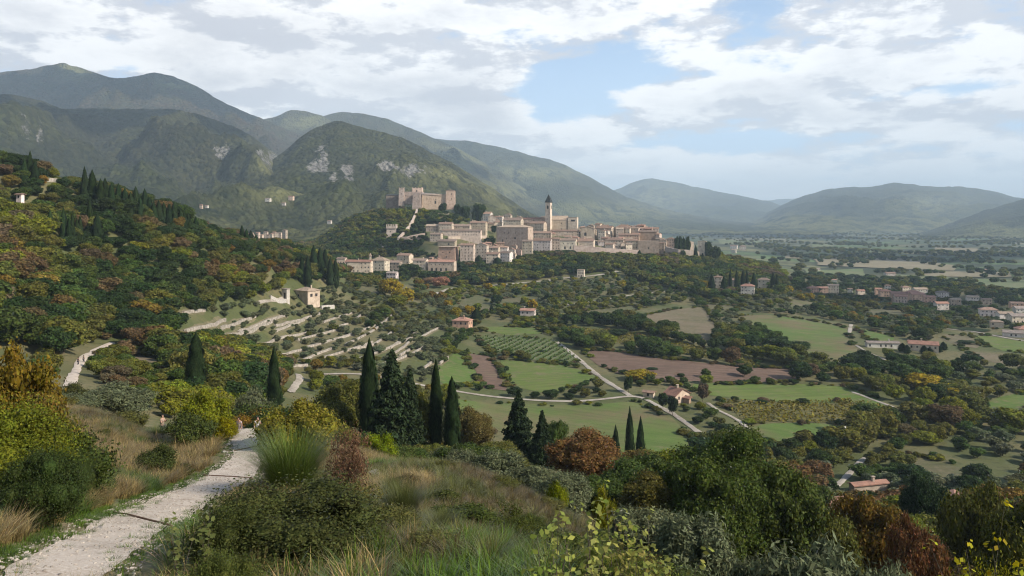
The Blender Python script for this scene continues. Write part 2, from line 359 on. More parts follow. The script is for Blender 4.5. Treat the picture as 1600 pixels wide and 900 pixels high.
# ---------------------------------------------------------------- ground sheet
def terrain_mat():
    m, nt, nd, ln = nmat('hillside_ground'); p = pos(nt)
    sx = N(nt, 'ShaderNodeSeparateXYZ'); ln.new(p, sx.inputs[0]); Y = sx.outputs[1]
    # near: dry grass, green grass, bare soil
    a = mrange(nt, noise(nt, p, .22, 5, .65), .40, .62)
    near = mixc(nt, a, (.105, .10, .045), (.20, .165, .095))
    near = mixc(nt, mrange(nt, noise(nt, p, .6, 4, .7), .52, .68), near, (.075, .095, .03))
    near = mixc(nt, mrange(nt, noise(nt, p, 1.3, 5, .75), .58, .72), near, (.11, .085, .06))
    near = mixc(nt, mrange(nt, noise(nt, p, 6, 4, .75), .5, .8), near, (.24, .20, .13))
    # mid: meadow and scrub under the trees
    b = mrange(nt, noise(nt, p, .018, 5, .65), .40, .60)
    mid = mixc(nt, b, (.070, .082, .028), (.120, .108, .050))
    mid = mixc(nt, mrange(nt, noise(nt, p, .3, 4, .7), .5, .72), mid, (.045, .052, .02))
    # far plain: patchwork
    v = N(nt, 'ShaderNodeTexVoronoi'); v.inputs['Scale'].default_value = 1.0
    mp = N(nt, 'ShaderNodeMapping'); mp.inputs['Scale'].default_value = (1/330, 1/420, 0); mp.inputs['Rotation'].default_value = (0, 0, .35)
    ln.new(p, mp.inputs[0])
    wq = N(nt, 'ShaderNodeVectorMath', operation='ADD'); ln.new(mp.outputs[0], wq.inputs[0])
    wn = N(nt, 'ShaderNodeTexNoise'); wn.inputs['Scale'].default_value = .004; ln.new(p, wn.inputs[0])
    ln.new(wn.outputs['Color'], wq.inputs[1]); ln.new(wq.outputs[0], v.inputs[0])
    sc = N(nt, 'ShaderNodeSeparateXYZ'); ln.new(v.outputs['Color'], sc.inputs[0])
    far = mixc(nt, mrange(nt, sc.outputs[0], .3, .55), (.060, .088, .034), (.12, .12, .055))
    far = mixc(nt, mrange(nt, sc.outputs[1], .6, .75), far, (.085, .13, .045))
    far = mixc(nt, mrange(nt, sc.outputs[2], .86, .9), far, (.20, .18, .11))
    far = mixc(nt, mrange(nt, noise(nt, p, .006, 6, .75), .44, .52), far, (.030, .042, .022))
    col = mixc(nt, mrange(nt, Y, 75, 150), near, mid)
    col = mixc(nt, mrange(nt, Y, 900, 1500), col, far)
    finish(nt, col, .95, noise(nt, p, 2.5, 5, .75), .12); return m
_s = np.unique(np.concatenate([-np.linspace(.75, 2.4, 50)[::-1], np.linspace(-.75, .75, 780), np.linspace(.75, 2.4, 50)]))
_yy = np.concatenate([[-60, -30, -12, -4, 1], np.exp(np.linspace(math.log(3.5), math.log(60000), 620))])
S, YY = np.meshgrid(_s, _yy, indexing='ij')
X = S*np.maximum(YY, 9)
Z = ground(X, np.maximum(YY, 3))
n0, n1 = S.shape
V = np.stack([X, YY, Z], -1).reshape(-1, 3)
idx = np.arange(n0*n1).reshape(n0, n1)
Q = np.stack([idx[:-1, :-1], idx[1:, :-1], idx[1:, 1:], idx[:-1, 1:]], -1).reshape(-1)
tag(mk('ground', V, Q, 4, terrain_mat(), smooth=True), kind='structure')

# ---------------------------------------------------------------- mountains
def mtn_mat():
    m, nt, nd, ln = nmat('wooded_mountain'); p = pos(nt)
    at = N(nt, 'ShaderNodeAttribute', attribute_name='cover'); sx = N(nt, 'ShaderNodeSeparateXYZ'); ln.new(at.outputs['Vector'], sx.inputs[0])
    n1 = mrange(nt, noise(nt, p, .0035, 5, .65), .38, .62)
    n2 = mrange(nt, noise(nt, p, .02, 5, .7), .35, .68)
    v = N(nt, 'ShaderNodeTexVoronoi'); v.inputs['Scale'].default_value = .075; ln.new(p, v.inputs[0])
    vs = N(nt, 'ShaderNodeSeparateXYZ'); ln.new(v.outputs['Color'], vs.inputs[0])
    c = mixc(nt, n1, (.024, .040, .014), (.095, .115, .032))
    c = mixc(nt, mth(nt, 'MULTIPLY', n2, .7), c, (.040, .050, .024))
    c = mixc(nt, mth(nt, 'MULTIPLY', sx.outputs[1], mrange(nt, noise(nt, p, .006, 4, .7), .3, .6, .4, 1)), c, (.105, .066, .042))
    c = mixc(nt, mth(nt, 'MULTIPLY', vs.outputs[0], .42), c, (.095, .10, .042))
    c = mixc(nt, mth(nt, 'MULTIPLY', vs.outputs[1], .6), c, (.016, .022, .011))
    # grass and fields on the lower slopes and tops, with painted sunlit patches
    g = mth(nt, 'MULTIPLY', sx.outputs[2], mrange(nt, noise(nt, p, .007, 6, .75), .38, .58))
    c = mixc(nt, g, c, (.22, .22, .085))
    rr = mrange(nt, noise(nt, p, .016, 8, .85), .42, .62)
    ro = mrange(nt, mth(nt, 'ADD', mth(nt, 'MULTIPLY', sx.outputs[0], 1.0), mth(nt, 'MULTIPLY', rr, .75)), .82, 1.08)
    rc = mixc(nt, mrange(nt, noise(nt, p, .06, 5, .8), .4, .65), (.36, .34, .31), (.10, .10, .085))
    c = mixc(nt, ro, c, rc)
    h = mth(nt, 'MULTIPLY', v.outputs['Distance'], -1.0)
    h = mth(nt, 'ADD', h, mth(nt, 'MULTIPLY', noise(nt, p, .05, 5, .75), 1.5))
    finish(nt, c, .95, h, 30.0, 1.0, spec=.05); return m
MTN = mtn_mat()
ROCKS = {'green': [(40, 198, 11, 17), (62, 208, 8, 14), (350, 232, 14, 11), (343, 243, 8, 6), (425, 248, 12, 14), (406, 238, 5, 4)],
         'peak': [(506, 250, 11, 22), (543, 268, 9, 20), (490, 262, 8, 12), (640, 265, 24, 10), (610, 258, 18, 8), (520, 275, 10, 10)]}
GRASSY_SUNLIT = {'high': [(118, 113, 22, 12), (275, 130, 30, 10), (105, 105, 14, 7)], 'peak': [(700, 275, 60, 22), (760, 300, 40, 20), (800, 322, 30, 14)],  # grassy tops and slopes; peak, long and blue also paint in sunlit patches
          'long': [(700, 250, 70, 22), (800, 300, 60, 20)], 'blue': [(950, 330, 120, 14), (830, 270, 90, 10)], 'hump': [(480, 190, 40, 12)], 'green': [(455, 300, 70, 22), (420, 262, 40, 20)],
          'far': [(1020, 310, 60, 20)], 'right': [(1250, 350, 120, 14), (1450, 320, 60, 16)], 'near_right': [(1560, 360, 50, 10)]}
BROWN = {'high': 1.0, 'green': .35, 'peak': .2, 'hump': .6, 'long': .5, 'blue': .3, 'far': .2, 'farthest': 0, 'right': .2, 'near_right': .25}
for k in MT:
    s = MT[k]['sky']
    step = 2.0 if k in ('green', 'peak', 'high') else 3.0
    P = np.arange(s[0][0], s[-1][0]+.1, step)
    t = np.concatenate([np.linspace(0, 1, 170 if step == 2 else 110), 1+np.linspace(.03, .75, 14)])
    PP, TT = np.meshgrid(P, t, indexing='ij')
    sa = np.array(s, float); D = np.interp(PP, sa[:, 0], sa[:, 2])
    wig = 1+0.12*(vnoise(PP/170.0, PP*0, MT[k]['seed'])-.5)
    Yk = MT[k]['foot']*wig + (D-MT[k]['foot']*wig)*TT
    zz, _ = mz(k, PP, Yk)
    XX = (PP-800)/F*Yk
    V = np.stack([XX, Yk, zz], -1).reshape(-1, 3)
    idx = np.arange(PP.size).reshape(PP.shape)
    Q = np.stack([idx[:-1, :-1], idx[1:, :-1], idx[1:, 1:], idx[:-1, 1:]], -1).reshape(-1)
    o = mk('wooded_mountain', V, Q, 4, MTN, smooth=True); tag(o, kind='structure')
    py = HZ-F*zz/Yk
    cov = np.zeros((PP.size, 3), np.float32)
    rock = np.zeros(PP.shape); gr = np.zeros(PP.shape)
    for (a, b, c, d) in ROCKS.get(k, []):
        rock = np.maximum(rock, np.exp(-(((PP-a)/c)**2+((py-b)/d)**2)*.8)*(TT <= 1))
    for (a, b, c, d) in GRASSY_SUNLIT.get(k, []):
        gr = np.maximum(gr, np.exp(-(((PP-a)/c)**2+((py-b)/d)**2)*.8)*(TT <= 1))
    low = (1-sstep(.05, .32, TT))*(.75 if k not in ('green',) else .5)
    cov[:, 0] = rock.ravel()
    cov[:, 1] = (BROWN[k]*sstep(.25, .6, TT)).ravel()
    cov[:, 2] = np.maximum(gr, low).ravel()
    at = o.data.attributes.new('cover', 'FLOAT_VECTOR', 'POINT'); at.data.foreach_set('vector', cov.ravel())

# ---------------------------------------------------------------- draped sheets (fields, paths)
def resample(pts, d, closed=True):
    out = []; n = len(pts)
    for k in range(n if closed else n-1):
        a = np.array(pts[k], float); b = np.array(pts[(k+1) % n], float)
        m = max(1, int(np.ceil(np.linalg.norm(b-a)/d)))
        out += [tuple(a+(b-a)*i/m) for i in range(m)]
    if not closed: out.append(tuple(map(float, pts[-1])))
    return out
def smoothline(pts, it=2, closed=False):
    for _ in range(it):
        o = [] if closed else [pts[0]]
        n = len(pts)
        for k in range(n if closed else n-1):
            a = pts[k]; b = pts[(k+1) % n]
            o += [tuple(a[i]*.75+b[i]*.25 for i in range(len(a))), tuple(a[i]*.25+b[i]*.75 for i in range(len(a)))]
        if not closed: o.append(pts[-1])
        pts = o
    return pts
def clean(P):
    o = [P[0]]
    for q in P[1:]:
        if math.hypot(q[0]-o[-1][0], q[1]-o[-1][1]) > .02: o.append(q)
    return o
def drape(name, poly, mat, off=.3, sp=6, world=False, smooth=1, wob=0):
    P = poly if world else [hit(*q)[:2] for q in poly]
    if smooth: P = smoothline(P, smooth, True)
    P = resample(clean(P), sp)
    if wob: P = [(x+wob*float(fbm(x/(sp*3), y/(sp*3), 2, 4)), y+wob*float(fbm(x/(sp*3)+50, y/(sp*3), 2, 4))) for x, y in P]
    A = np.array(P); x0, y0 = A.min(0); x1, y1 = A.max(0)
    gx, gy = np.meshgrid(np.arange(x0+sp/2, x1, sp), np.arange(y0+sp/2, y1, sp))
    gx = gx.ravel(); gy = gy.ravel(); k = inpoly(gx, gy, P)
    pts = [Vector(p) for p in P]+[Vector((a, b)) for a, b in zip(gx[k], gy[k])]
    v, e, f, *_ = delaunay_2d_cdt(pts, [], [list(range(len(P)))], 1, 1e-4)
    A = np.array([(q.x, q.y) for q in v])
    A = np.c_[A, ground(A[:, 0], A[:, 1])+off]
    ff = [i for t in f for i in (t if (A[t[1], 0]-A[t[0], 0])*(A[t[2], 1]-A[t[0], 1])-(A[t[1], 1]-A[t[0], 1])*(A[t[2], 0]-A[t[0], 0]) > 0 else t[::-1])]
    o = mk(name, A, ff, [len(t) for t in f], mat, smooth=True)
    return tag(o, kind='structure')
def xyline(px): return [hit(*q)[:2] for q in px]
def ribbon(name, L, w, mat, off=.3, kind='structure', crown=0):
    """road or path along world points L"""
    L = resample(smoothline(clean(L), 3), max(w*.6, 1.5), False); A = np.array(L); T_ = np.gradient(A, axis=0); T_ /= np.linalg.norm(T_, axis=1)[:, None]+1e-9
    Nn = np.c_[-T_[:, 1], T_[:, 0]]
    rows = []
    wv = w*(.9+.3*fbm(A[:, 0]/5, A[:, 1]/5, 3, 8))
    for k in (-1, -.5, 0, .5, 1):
        q = A+Nn*(wv*.5*k)[:, None]
        rows.append(np.c_[q, ground(q[:, 0], q[:, 1])+off+(-.0 if abs(k) < 1 else -.12)])
    V = np.stack(rows, 1); n = len(A); idx = np.arange(n*5).reshape(n, 5)
    Q = np.stack([idx[:-1, :-1], idx[:-1, 1:], idx[1:, 1:], idx[1:, :-1]], -1).reshape(-1)[::1]
    return tag(mk(name, V.reshape(-1, 3), Q, 4, mat, smooth=True), kind=kind)

M_green = fieldmat('meadow_grass', (.072, .122, .022), (.105, .138, .030), (.13, .125, .055), .02, rd=(.9, .4))
M_green2 = fieldmat('rough_pasture', (.075, .085, .032), (.105, .095, .048), (.14, .12, .07), .035)
M_patch = fieldmat('patchy_pasture', (.078, .128, .025), (.135, .108, .055), (.10, .13, .036), .016, rd=(1, -.3))
M_brown = fieldmat('ploughed_soil', (.125, .082, .058), (.165, .11, .078), (.09, .062, .043), .02, 3.5, (.10, .066, .046), (.95, .3))
M_brown2 = fieldmat('dry_brown_field', (.15, .12, .072), (.11, .10, .05), (.18, .15, .10), .04)
M_tan = fieldmat('stubble_field', (.21, .18, .11), (.17, .15, .085), (.25, .22, .15), .01)
M_pale = fieldmat('pale_green_field', (.10, .14, .055), (.13, .145, .065), (.15, .15, .08), .01)
M_vine = fieldmat('yellowing_vineyard_soil', (.115, .105, .036), (.15, .125, .042), (.08, .08, .028), .03, 2.6, (.06, .065, .022), (.97, -.2))
M_row = fieldmat('young_vineyard_grass', (.07, .105, .033), (.085, .115, .038), (.11, .12, .05), .04, 4.2, (.14, .145, .08), (.35, .93))

# near path
PATH = [(-30,930),(15,890),(60,868),(100,848),(163,813),(205,795),(240,780),(293,757),(325,742),(350,728),(364,712),(366,702),(360,690),(354,680),(352,671),(370,668),(395,667),(400,672),(404,684),(403,700),(405,722),(404,738),(393,750),(353,768),(317,797),(285,815),(263,827),(235,846),(205,868),(170,900),(130,940)]
def hitn(px, py):  # a bit below the frame too
    return hit(px, py)
PATHXY = [hit(*q)[:2] for q in PATH]
o = drape('gravel_path', PATHXY, GRAVEL, .05, .3, world=True, smooth=1, wob=.12)
def in_path(x, y, grow=0):
    r = inpoly(x, y, PATHXY)
    if grow:
        for a, b in ((grow, 0), (-grow, 0), (0, grow), (0, -grow)): r |= inpoly(x+a, y+b, PATHXY)
    return r
# far piece of the same path, roads
ROADS = []
ROADM = fieldmat('white_road_gravel', (.34, .305, .25), (.24, .21, .165), (.40, .365, .31), .05)
def road(px, w, name='gravel_road', off=.32, mat=None, zfix=None):
    L = xyline(px); ROADS.append((np.array(resample(L, 4, False)), w)); return ribbon(name, L, w*.85, mat or (GRAVEL if name == 'gravel_path' else ROADM), off)
road([(108,606),(113,592),(119,580),(124,568),(133,557),(148,548),(163,541),(176,536)], 2.1, 'gravel_path', .25)
road([(505,585),(530,584),(560,585),(600,590),(650,600),(700,609),(760,618),(820,625),(880,628),(940,625),(985,619),(1005,622),(1020,630)], 3.2)
road([(985,619),(960,604),(930,584),(905,562),(885,545),(868,533)], 3.2)
road([(1020,630),(1045,643),(1070,660),(1092,676)], 3.4)
road([(448,612),(462,602),(470,592),(466,585)], 3.0)
road([(1106,630),(1120,641),(1150,655),(1168,668),(1182,682)], 2.2)
road([(1332,613),(1352,620),(1378,630),(1397,637)], 2.8)
road([(1327,522),(1330,507)], 3.2)
road([(1338,540),(1358,552),(1390,566)], 2.4)
road([(1480,514),(1520,518),(1560,526),(1640,538)], 5)
road([(655,466),(690,456),(705,450),(735,450),(760,446),(820,442),(880,434),(930,431),(965,424)], 5)
road([(885,477),(930,470),(980,462),(1040,455)], 3.2)
road([(400,474),(425,470),(445,464)], 1.8)
road([(1300,765),(1345,718),(1370,710)], 2.4)

FI = []; FIXY = []
def field(name, poly, mat, off=.12, sp=7, sm=1):
    FI.append(poly); FIXY.append([hit(*q)[:2] for q in poly]); return drape(name, poly, mat, off, sp, smooth=sm, wob=3.0)
field('green_field', [(1148,494),(1190,492),(1222,494),(1290,505),(1323,513),(1332,540),(1380,561),(1360,572),(1315,570),(1270,564),(1232,540),(1200,520),(1170,508)], M_patch)
field('green_field', [(1334,511),(1392,524),(1392,534),(1357,533)], M_green)
field('fallow_hill_field', [(1004,494),(1050,484),(1100,479),(1122,510),(1118,536),(1060,522),(1015,506)], M_brown2)
field('vineyard_field', [(886,512),(948,516),(1030,530),(1120,548),(1185,562),(1180,574),(1050,550),(945,533),(888,525)], M_vine)
field('ploughed_field', [(915,548),(960,549),(1050,562),(1160,574),(1250,577),(1240,598),(1120,600),(1060,597),(1008,596),(959,580),(925,566)], M_brown)
field('green_field', [(1066,603),(1140,600),(1323,603),(1370,622),(1398,640),(1392,648),(1340,626),(1250,630),(1120,624)], M_green)
field('vineyard_field', [(1122,626),(1180,630),(1256,630),(1325,624),(1385,638),(1392,648),(1345,661),(1260,662),(1172,661),(1145,645)], M_vine, sm=0)
field('green_field', [(1174,664),(1262,664),(1346,663),(1330,682),(1296,702),(1236,700),(1196,684)], M_patch)
field('pasture', [(700,622),(770,630),(833,633),(930,633),(990,628),(1020,640),(1062,668),(1085,690),(1040,720),(945,712),(830,690),(720,655)], M_patch)
field('grass_strip', [(716,549),(724,550),(748,603),(686,604),(680,572)], M_green)
field('ploughed_field', [(726,551),(767,557),(800,613),(750,605)], M_brown, sm=0)
field('meadow', [(770,560),(840,566),(896,574),(935,590),(905,604),(857,614),(804,607)], M_green)
field('young_vineyard', [(738,524),(800,526),(868,532),(905,564),(890,571),(830,562),(766,548)], M_row)
field('meadow', [(712,472),(745,460),(773,466),(770,487),(724,488)], M_green2)
field('green_field', [(1519,523),(1560,526),(1640,540),(1640,556),(1549,546)], M_green)
field('fallow_field', [(1500,545),(1640,562),(1640,582),(1530,562)], M_brown2)
field('fallow_field', [(1470,524),(1515,524),(1540,545),(1490,540)], M_brown2)
field('green_field', [(1540,626),(1640,606),(1640,636),(1544,652)], M_green)
field('pasture', [(1392,712),(1460,716),(1540,742),(1548,760),(1480,764),(1412,736)], M_green2)
field('fallow_field', [(185,553),(215,556),(262,566),(262,580),(225,587),(190,582)], M_brown2)
field('grass_strip', [(760,510),(840,512),(850,520),(800,524),(756,518)], M_green)
for _q in ([(760,470),(830,461),(852,468),(790,479)], [(905,487),(990,477),(1000,484),(915,495)], [(1095,474),(1150,478),(1150,486),(1105,484)], [(1236,468),(1300,476),(1290,487),(1230,480)], [(690,436),(745,432),(750,440),(700,446)], [(1350,482),(1420,486),(1410,498),(1352,494)], [(1290,560),(1330,575),(1320,585),(1280,575)], [(560,446),(600,452),(590,462),(556,456)], [(1440,640),(1500,632),(1510,645),(1450,655)]):
    field('rough_meadow', _q, M_green2)
for q, mt in (([(1256,421),(1350,421),(1352,434),(1262,434)], M_pale), ([(1396,430),(1450,432),(1500,436),(1640,440),(1640,462),(1520,452),(1430,443)], M_pale), ([(1268,403),(1340,401),(1420,405),(1495,416),(1490,424),(1380,420),(1280,415)], M_tan),
              ([(1436,424),(1580,426),(1580,434),(1441,433)], M_tan), ([(1318,386),(1385,390),(1395,396),(1330,395)], M_pale), ([(1462,387),(1528,389),(1525,396),(1460,393)], M_tan),
              ([(1228,399),(1256,399),(1250,405),(1226,404)], M_tan), ([(1268,382),(1305,381),(1300,386),(1270,387)], M_pale), ([(1170,405),(1215,408),(1210,414),(1176,412)], M_pale),
              ([(1530,400),(1640,405),(1640,412),(1530,407)], M_pale), ([(1340,443),(1390,441),(1400,448),(1350,450)], M_green), ([(1560,462),(1640,468),(1640,480),(1570,472)], M_green), ([(1120,375),(1180,376),(1200,381),(1130,382)], M_pale), ([(1400,398),(1450,400),(1446,405),(1396,402)], M_pale)):
    drape('valley_field', q, mt, 1.5, 30, smooth=0, wob=4)

# dry-stone terrace walls of the olive slope
TERR = [[(400,541),(440,530),(484,520)],[(432,558),(470,548),(520,533),(560,520),(602,504)],[(562,562),(600,549),(644,528)],[(590,574),(640,557),(668,540)],[(500,562),(545,549),(582,536)],[(350,528),(392,516),(430,503)],[(430,512),(470,500),(500,491)],[(290,519),(300,516),(332,510),(352,501)],[(345,514),(372,505),(399,496)],[(372,521),(400,509),(450,490)],[(425,520),(455,510),(475,502)],[(505,505),(530,496),(559,487)],
 [(529,512),(550,505),(572,487)],[(540,540),(567,527),(592,512),(612,494)],[(550,547),(580,542),(600,530),(622,512)],[(470,566),(495,555),(520,546)],[(610,545),(625,534)],
 [(615,554),(637,540),(650,517)],[(625,557),(650,542)],[(662,577),(677,565)],[(687,570),(700,560)],[(286,492),(320,486)],[(500,481),(521,478)],[(655,530),(672,520),(684,514)],[(465,532),(500,524),(530,516)],[(476,545),(520,533),(552,524)],[(456,575),(480,572)]]
def wall_strip(name, L, h, th, mat, label, cat, group=None, sink=.6, tn=None, merlon=False, step=3.0):
    L = resample(clean(L), step, False); A = np.array(L); T_ = np.gradient(A, axis=0); T_ /= np.linalg.norm(T_, axis=1)[:, None]+1e-9
    Nn = np.c_[-T_[:, 1], T_[:, 0]]; g = ground(A[:, 0], A[:, 1])
    top = g+h+.12*np.array([random.uniform(-1, 1) for _ in L])*min(1, h/2)
    a = A+Nn*th/2; b = A-Nn*th/2
    V = np.stack([np.c_[a, g-sink], np.c_[a, top], np.c_[b, top], np.c_[b, g-sink]], 1)
    n = len(A); i = np.arange(n*4).reshape(n, 4); fs = []; sz = []
    for k in range(n-1):
        for c in range(3): fs += [i[k, c], i[k, c+1], i[k+1, c+1], i[k+1, c]]; sz.append(4)
    fs += list(i[0][::-1]) + list(i[-1]); sz += [4, 4]
    o = mk(name, V.reshape(-1, 3), fs, sz, mat)
    if tn: o['tint'] = tn
    return tag(o, label, cat, group)
TERRPX = []
TSTONE = simple('dry_stone_wall', (.20, .175, .14), (.38, .34, .285), .9, bd=.15)
M_dry = fieldmat('dry_terrace_grass', (.15, .13, .07), (.10, .095, .045), (.20, .17, .11), .08)
for L in TERR:
    P = xyline(smoothline(L, 1)); 
    wall_strip('terrace_wall', P, 1.05, .8, TSTONE, 'low pale dry-stone terrace wall between rows of grey olives', 'wall', 'terrace walls of the olive slope', sink=1.5)
    TERRPX.append(L); P2 = [(x, y-2.6) for x, y in P]
    ribbon('terrace_path', P2, 3.0, M_dry, .2)
# ---------------------------------------------------------------- foliage meshes
def icos(sub=1):
    import bmesh
    b = bmesh.new(); bmesh.ops.create_icosphere(b, subdivisions=sub, radius=1)
    v = np.array([p.co for p in b.verts]); f = np.array([[q.index for q in p.verts] for p in b.faces]); b.free(); return v, f
ICV, ICF = icos(2)
def quads(P, Nn, size, r, up=None, asp=1.6):
    """leaf quads at P facing Nn"""
    n = len(P); h = r.normal(size=(n, 3)) if up is None else up
    T_ = np.cross(Nn, h); T_ /= np.linalg.norm(T_, axis=1)[:, None]+1e-9
    B = np.cross(Nn, T_); s = (size*(.6+.8*r.random(n)))[:, None]
    T_ = T_*s*.5; B = B*s*.5*asp
    V = np.stack([P-B, P+T_*.9-B*.1, P+B, P-T_*.9-B*.1], 1)
    return V.reshape(-1, 3)
def crown(name, seed, n=4000, leaf=.35, lobes=26, shape=(1, 1, .85), zc=.58, spread=.62, lr=(.20, .36), core=True, mat=None, jit=.9, flat=0, openness=0.0, lo=.18, spiky=0, asp=1.6):
    """unit crown (width about 2, height 2 with base at z=0) scaled by the object; leaf is relative to that size"""
    r = np.random.default_rng(seed)
    c = r.normal(size=(lobes, 3)); c /= np.linalg.norm(c, axis=1)[:, None]; c *= (r.random(lobes)**.45*spread)[:, None]
    c *= np.array(shape); c[:, 2] += zc*2*.5+.42
    c[:, 2] = np.maximum(c[:, 2], lo+.1)
    rad = r.uniform(lr[0], lr[1], lobes)*(1.12-.35*np.clip(c[:, 2]/2, 0, 1)+.1*r.random(lobes))
    w = rad**2; w /= w.sum()
    k = r.choice(lobes, int(n*1.5), p=w)
    d = r.normal(size=(len(k), 3)); d[:, 2] += .25; d /= np.linalg.norm(d, axis=1)[:, None]
    rr = rad[k]*(.86+.26*r.random(len(k)))*(1+spiky*(r.random(len(k))**3))
    P = c[k]+d*rr[:, None]*np.array([1, 1, .85])
    dist = np.linalg.norm((P[:, None]-c[None])/np.array([1, 1, .85]), axis=2)/rad[None]
    dist[np.arange(len(k)), k] = 9
    keep = dist.min(1) > .82
    if openness: keep &= vnoise(P[:, 0]*5+P[:, 2]*3, P[:, 1]*5, seed) > openness
    P = P[keep][:n]; d = d[keep][:n]
    Nn = d+r.normal(size=P.shape)*jit*.75; Nn[:, 2] += .25; Nn /= np.linalg.norm(Nn, axis=1)[:, None]
    V = quads(P, Nn, leaf, r, asp=asp)
    m = len(V); f = np.arange(m); sz = np.full(m//4, 4)
    if core:
        cv = []; cf = []; b = m
        for q, (cc, rd) in enumerate(zip(c, rad)):
            s = .80*rd*(1+.14*fbm(ICV[:, 0]*2+q, ICV[:, 1]*2+ICV[:, 2], 2, seed))[:, None]
            cv.append(cc+ICV*s*np.array([1, 1, .85])); cf.append(ICF+b); b += len(ICV)
        V = np.vstack([V]+cv); f = np.concatenate([f]+[q.ravel() for q in cf]); sz = np.concatenate([sz, np.full(sum(len(q) for q in cf), 3)])
    V[:, :2] -= V[:, :2].mean(0); V[:, 2] *= 2/V[:, 2].max(); wx = np.percentile(np.abs(V[:, :2]), 98); V[:, :2] /= wx
    return mk(name, V, f, sz, mat or LEAF, link=False)
def spindle(name, seed, n=3000, leaf=.1, tips=1, mat=None, prof=None, wob=.2):
    """cypress: height 2, width 2 before scaling"""
    r = np.random.default_rng(seed); Vs = []
    offs = [(0, 0, 1.0, 1.0)] + [(r.uniform(-.35, .35), r.uniform(-.3, .3), r.uniform(.78, .93), r.uniform(.5, .7)) for _ in range(tips-1)]
    fs = []; szs = []; b = 0
    for (ox, oy, hs, ws) in offs:
        m = int(n/len(offs)); t = r.random(m)**.85; an = r.uniform(0, 2*math.pi, m)
        pr = (np.minimum(1, (t+.03)*4.5)**.6)*(1-t**3.2)**.9*(1-.12*t)
        pr = pr*(1+wob*np.sin(an*3+t*17+seed)*.8+wob*fbm(an*1.3, t*14, 2, seed))
        pr = pr*(.78+.46*r.random(m)**2.2)*ws
        P = np.c_[np.cos(an)*pr+ox, np.sin(an)*pr+oy, t*2*hs]
        Nn = np.c_[np.cos(an), np.sin(an), np.full(m, .1)]+r.normal(size=(m, 3))*.45; Nn /= np.linalg.norm(Nn, axis=1)[:, None]
        # vertical sprays, flattened in x/y because the unit shape is much wider than the tree
        T_ = np.c_[-np.sin(an), np.cos(an), r.normal(size=m)*.1]*leaf*4.2; B = np.c_[np.cos(an)*.25, np.sin(an)*.25, np.full(m, .9)]*leaf*(.8+.6*r.random(m))[:, None]
        V = np.stack([P-B*.8, P+T_*.5, P+B*1.3, P-T_*.5], 1).reshape(-1, 3)
        Vs.append(V); fs.append(np.arange(len(V))+b); szs.append(np.full(m, 4)); b += len(V)
        tt = np.linspace(0, 1, 14); a_ = np.linspace(0, 2*math.pi, 10, endpoint=False)
        pp = .78*(np.minimum(1, (tt+.03)*4.5)**.6)*(1-tt**3.2)**.9*(1-.12*tt)*ws
        cv = np.array([[math.cos(q)*p_+ox, math.sin(q)*p_+oy, t_*2*hs] for t_, p_ in zip(tt, pp) for q in a_])
        cf = [[i*10+j, i*10+(j+1) % 10, (i+1)*10+(j+1) % 10, (i+1)*10+j] for i in range(13) for j in range(10)]
        Vs.append(cv); fs.append(np.array(cf).ravel()+b); szs.append(np.full(130, 4)); b += len(cv)
    return mk(name, np.vstack(Vs), np.concatenate(fs), np.concatenate(szs), mat or NEEDLE, link=False)
def firmesh(name, seed, tiers=22, leaf=.05, per=60):
    r = np.random.default_rng(seed); Ps = []; Ns = []
    for k in range(tiers):
        t = .08+.92*k/tiers; R0 = (1-t)**.8*(.95+.45*r.random()); nb = int(7+8*(1-t))
        for b in range(nb):
            an = 2*math.pi*b/nb+r.random()*.8; L = R0*(.72+.4*r.random())
            m = max(8, int(per*L+6)); s = r.random(m)**.7
            x = s*L; sp = (1-s*.6)*.22*L+.02; off = r.normal(size=m)*sp*.6
            z = t*2-.16*s*L*2*(1-.4*s)+r.normal(size=m)*.018
            Ps.append(np.c_[np.cos(an)*x-np.sin(an)*off, np.sin(an)*x+np.cos(an)*off, z-np.abs(off)*.25])
            Ns.append(np.c_[r.normal(size=m)*.5+math.cos(an)*.3, r.normal(size=m)*.5+math.sin(an)*.3, np.ones(m)])
    P = np.vstack(Ps); Nn = np.vstack(Ns); Nn /= np.linalg.norm(Nn, axis=1)[:, None]
    V = quads(P, Nn, leaf, r, asp=1.5); f = np.arange(len(V)); sz = np.full(len(V)//4, 4)
    tt = np.linspace(0.04, 1, 10); a_ = np.linspace(0, 2*math.pi, 8, endpoint=False)
    cv = np.array([[math.cos(q)*(1-t_)*.5, math.sin(q)*(1-t_)*.5, t_*2] for t_ in tt for q in a_]); b = len(V)
    cf = np.array([[i*8+j, i*8+(j+1) % 8, (i+1)*8+(j+1) % 8, (i+1)*8+j] for i in range(9) for j in range(8)]).ravel()+b
    return mk(name, np.vstack([V, cv]), np.concatenate([f, cf]), np.concatenate([sz, np.full(72, 4)]), NEEDLE, link=False)
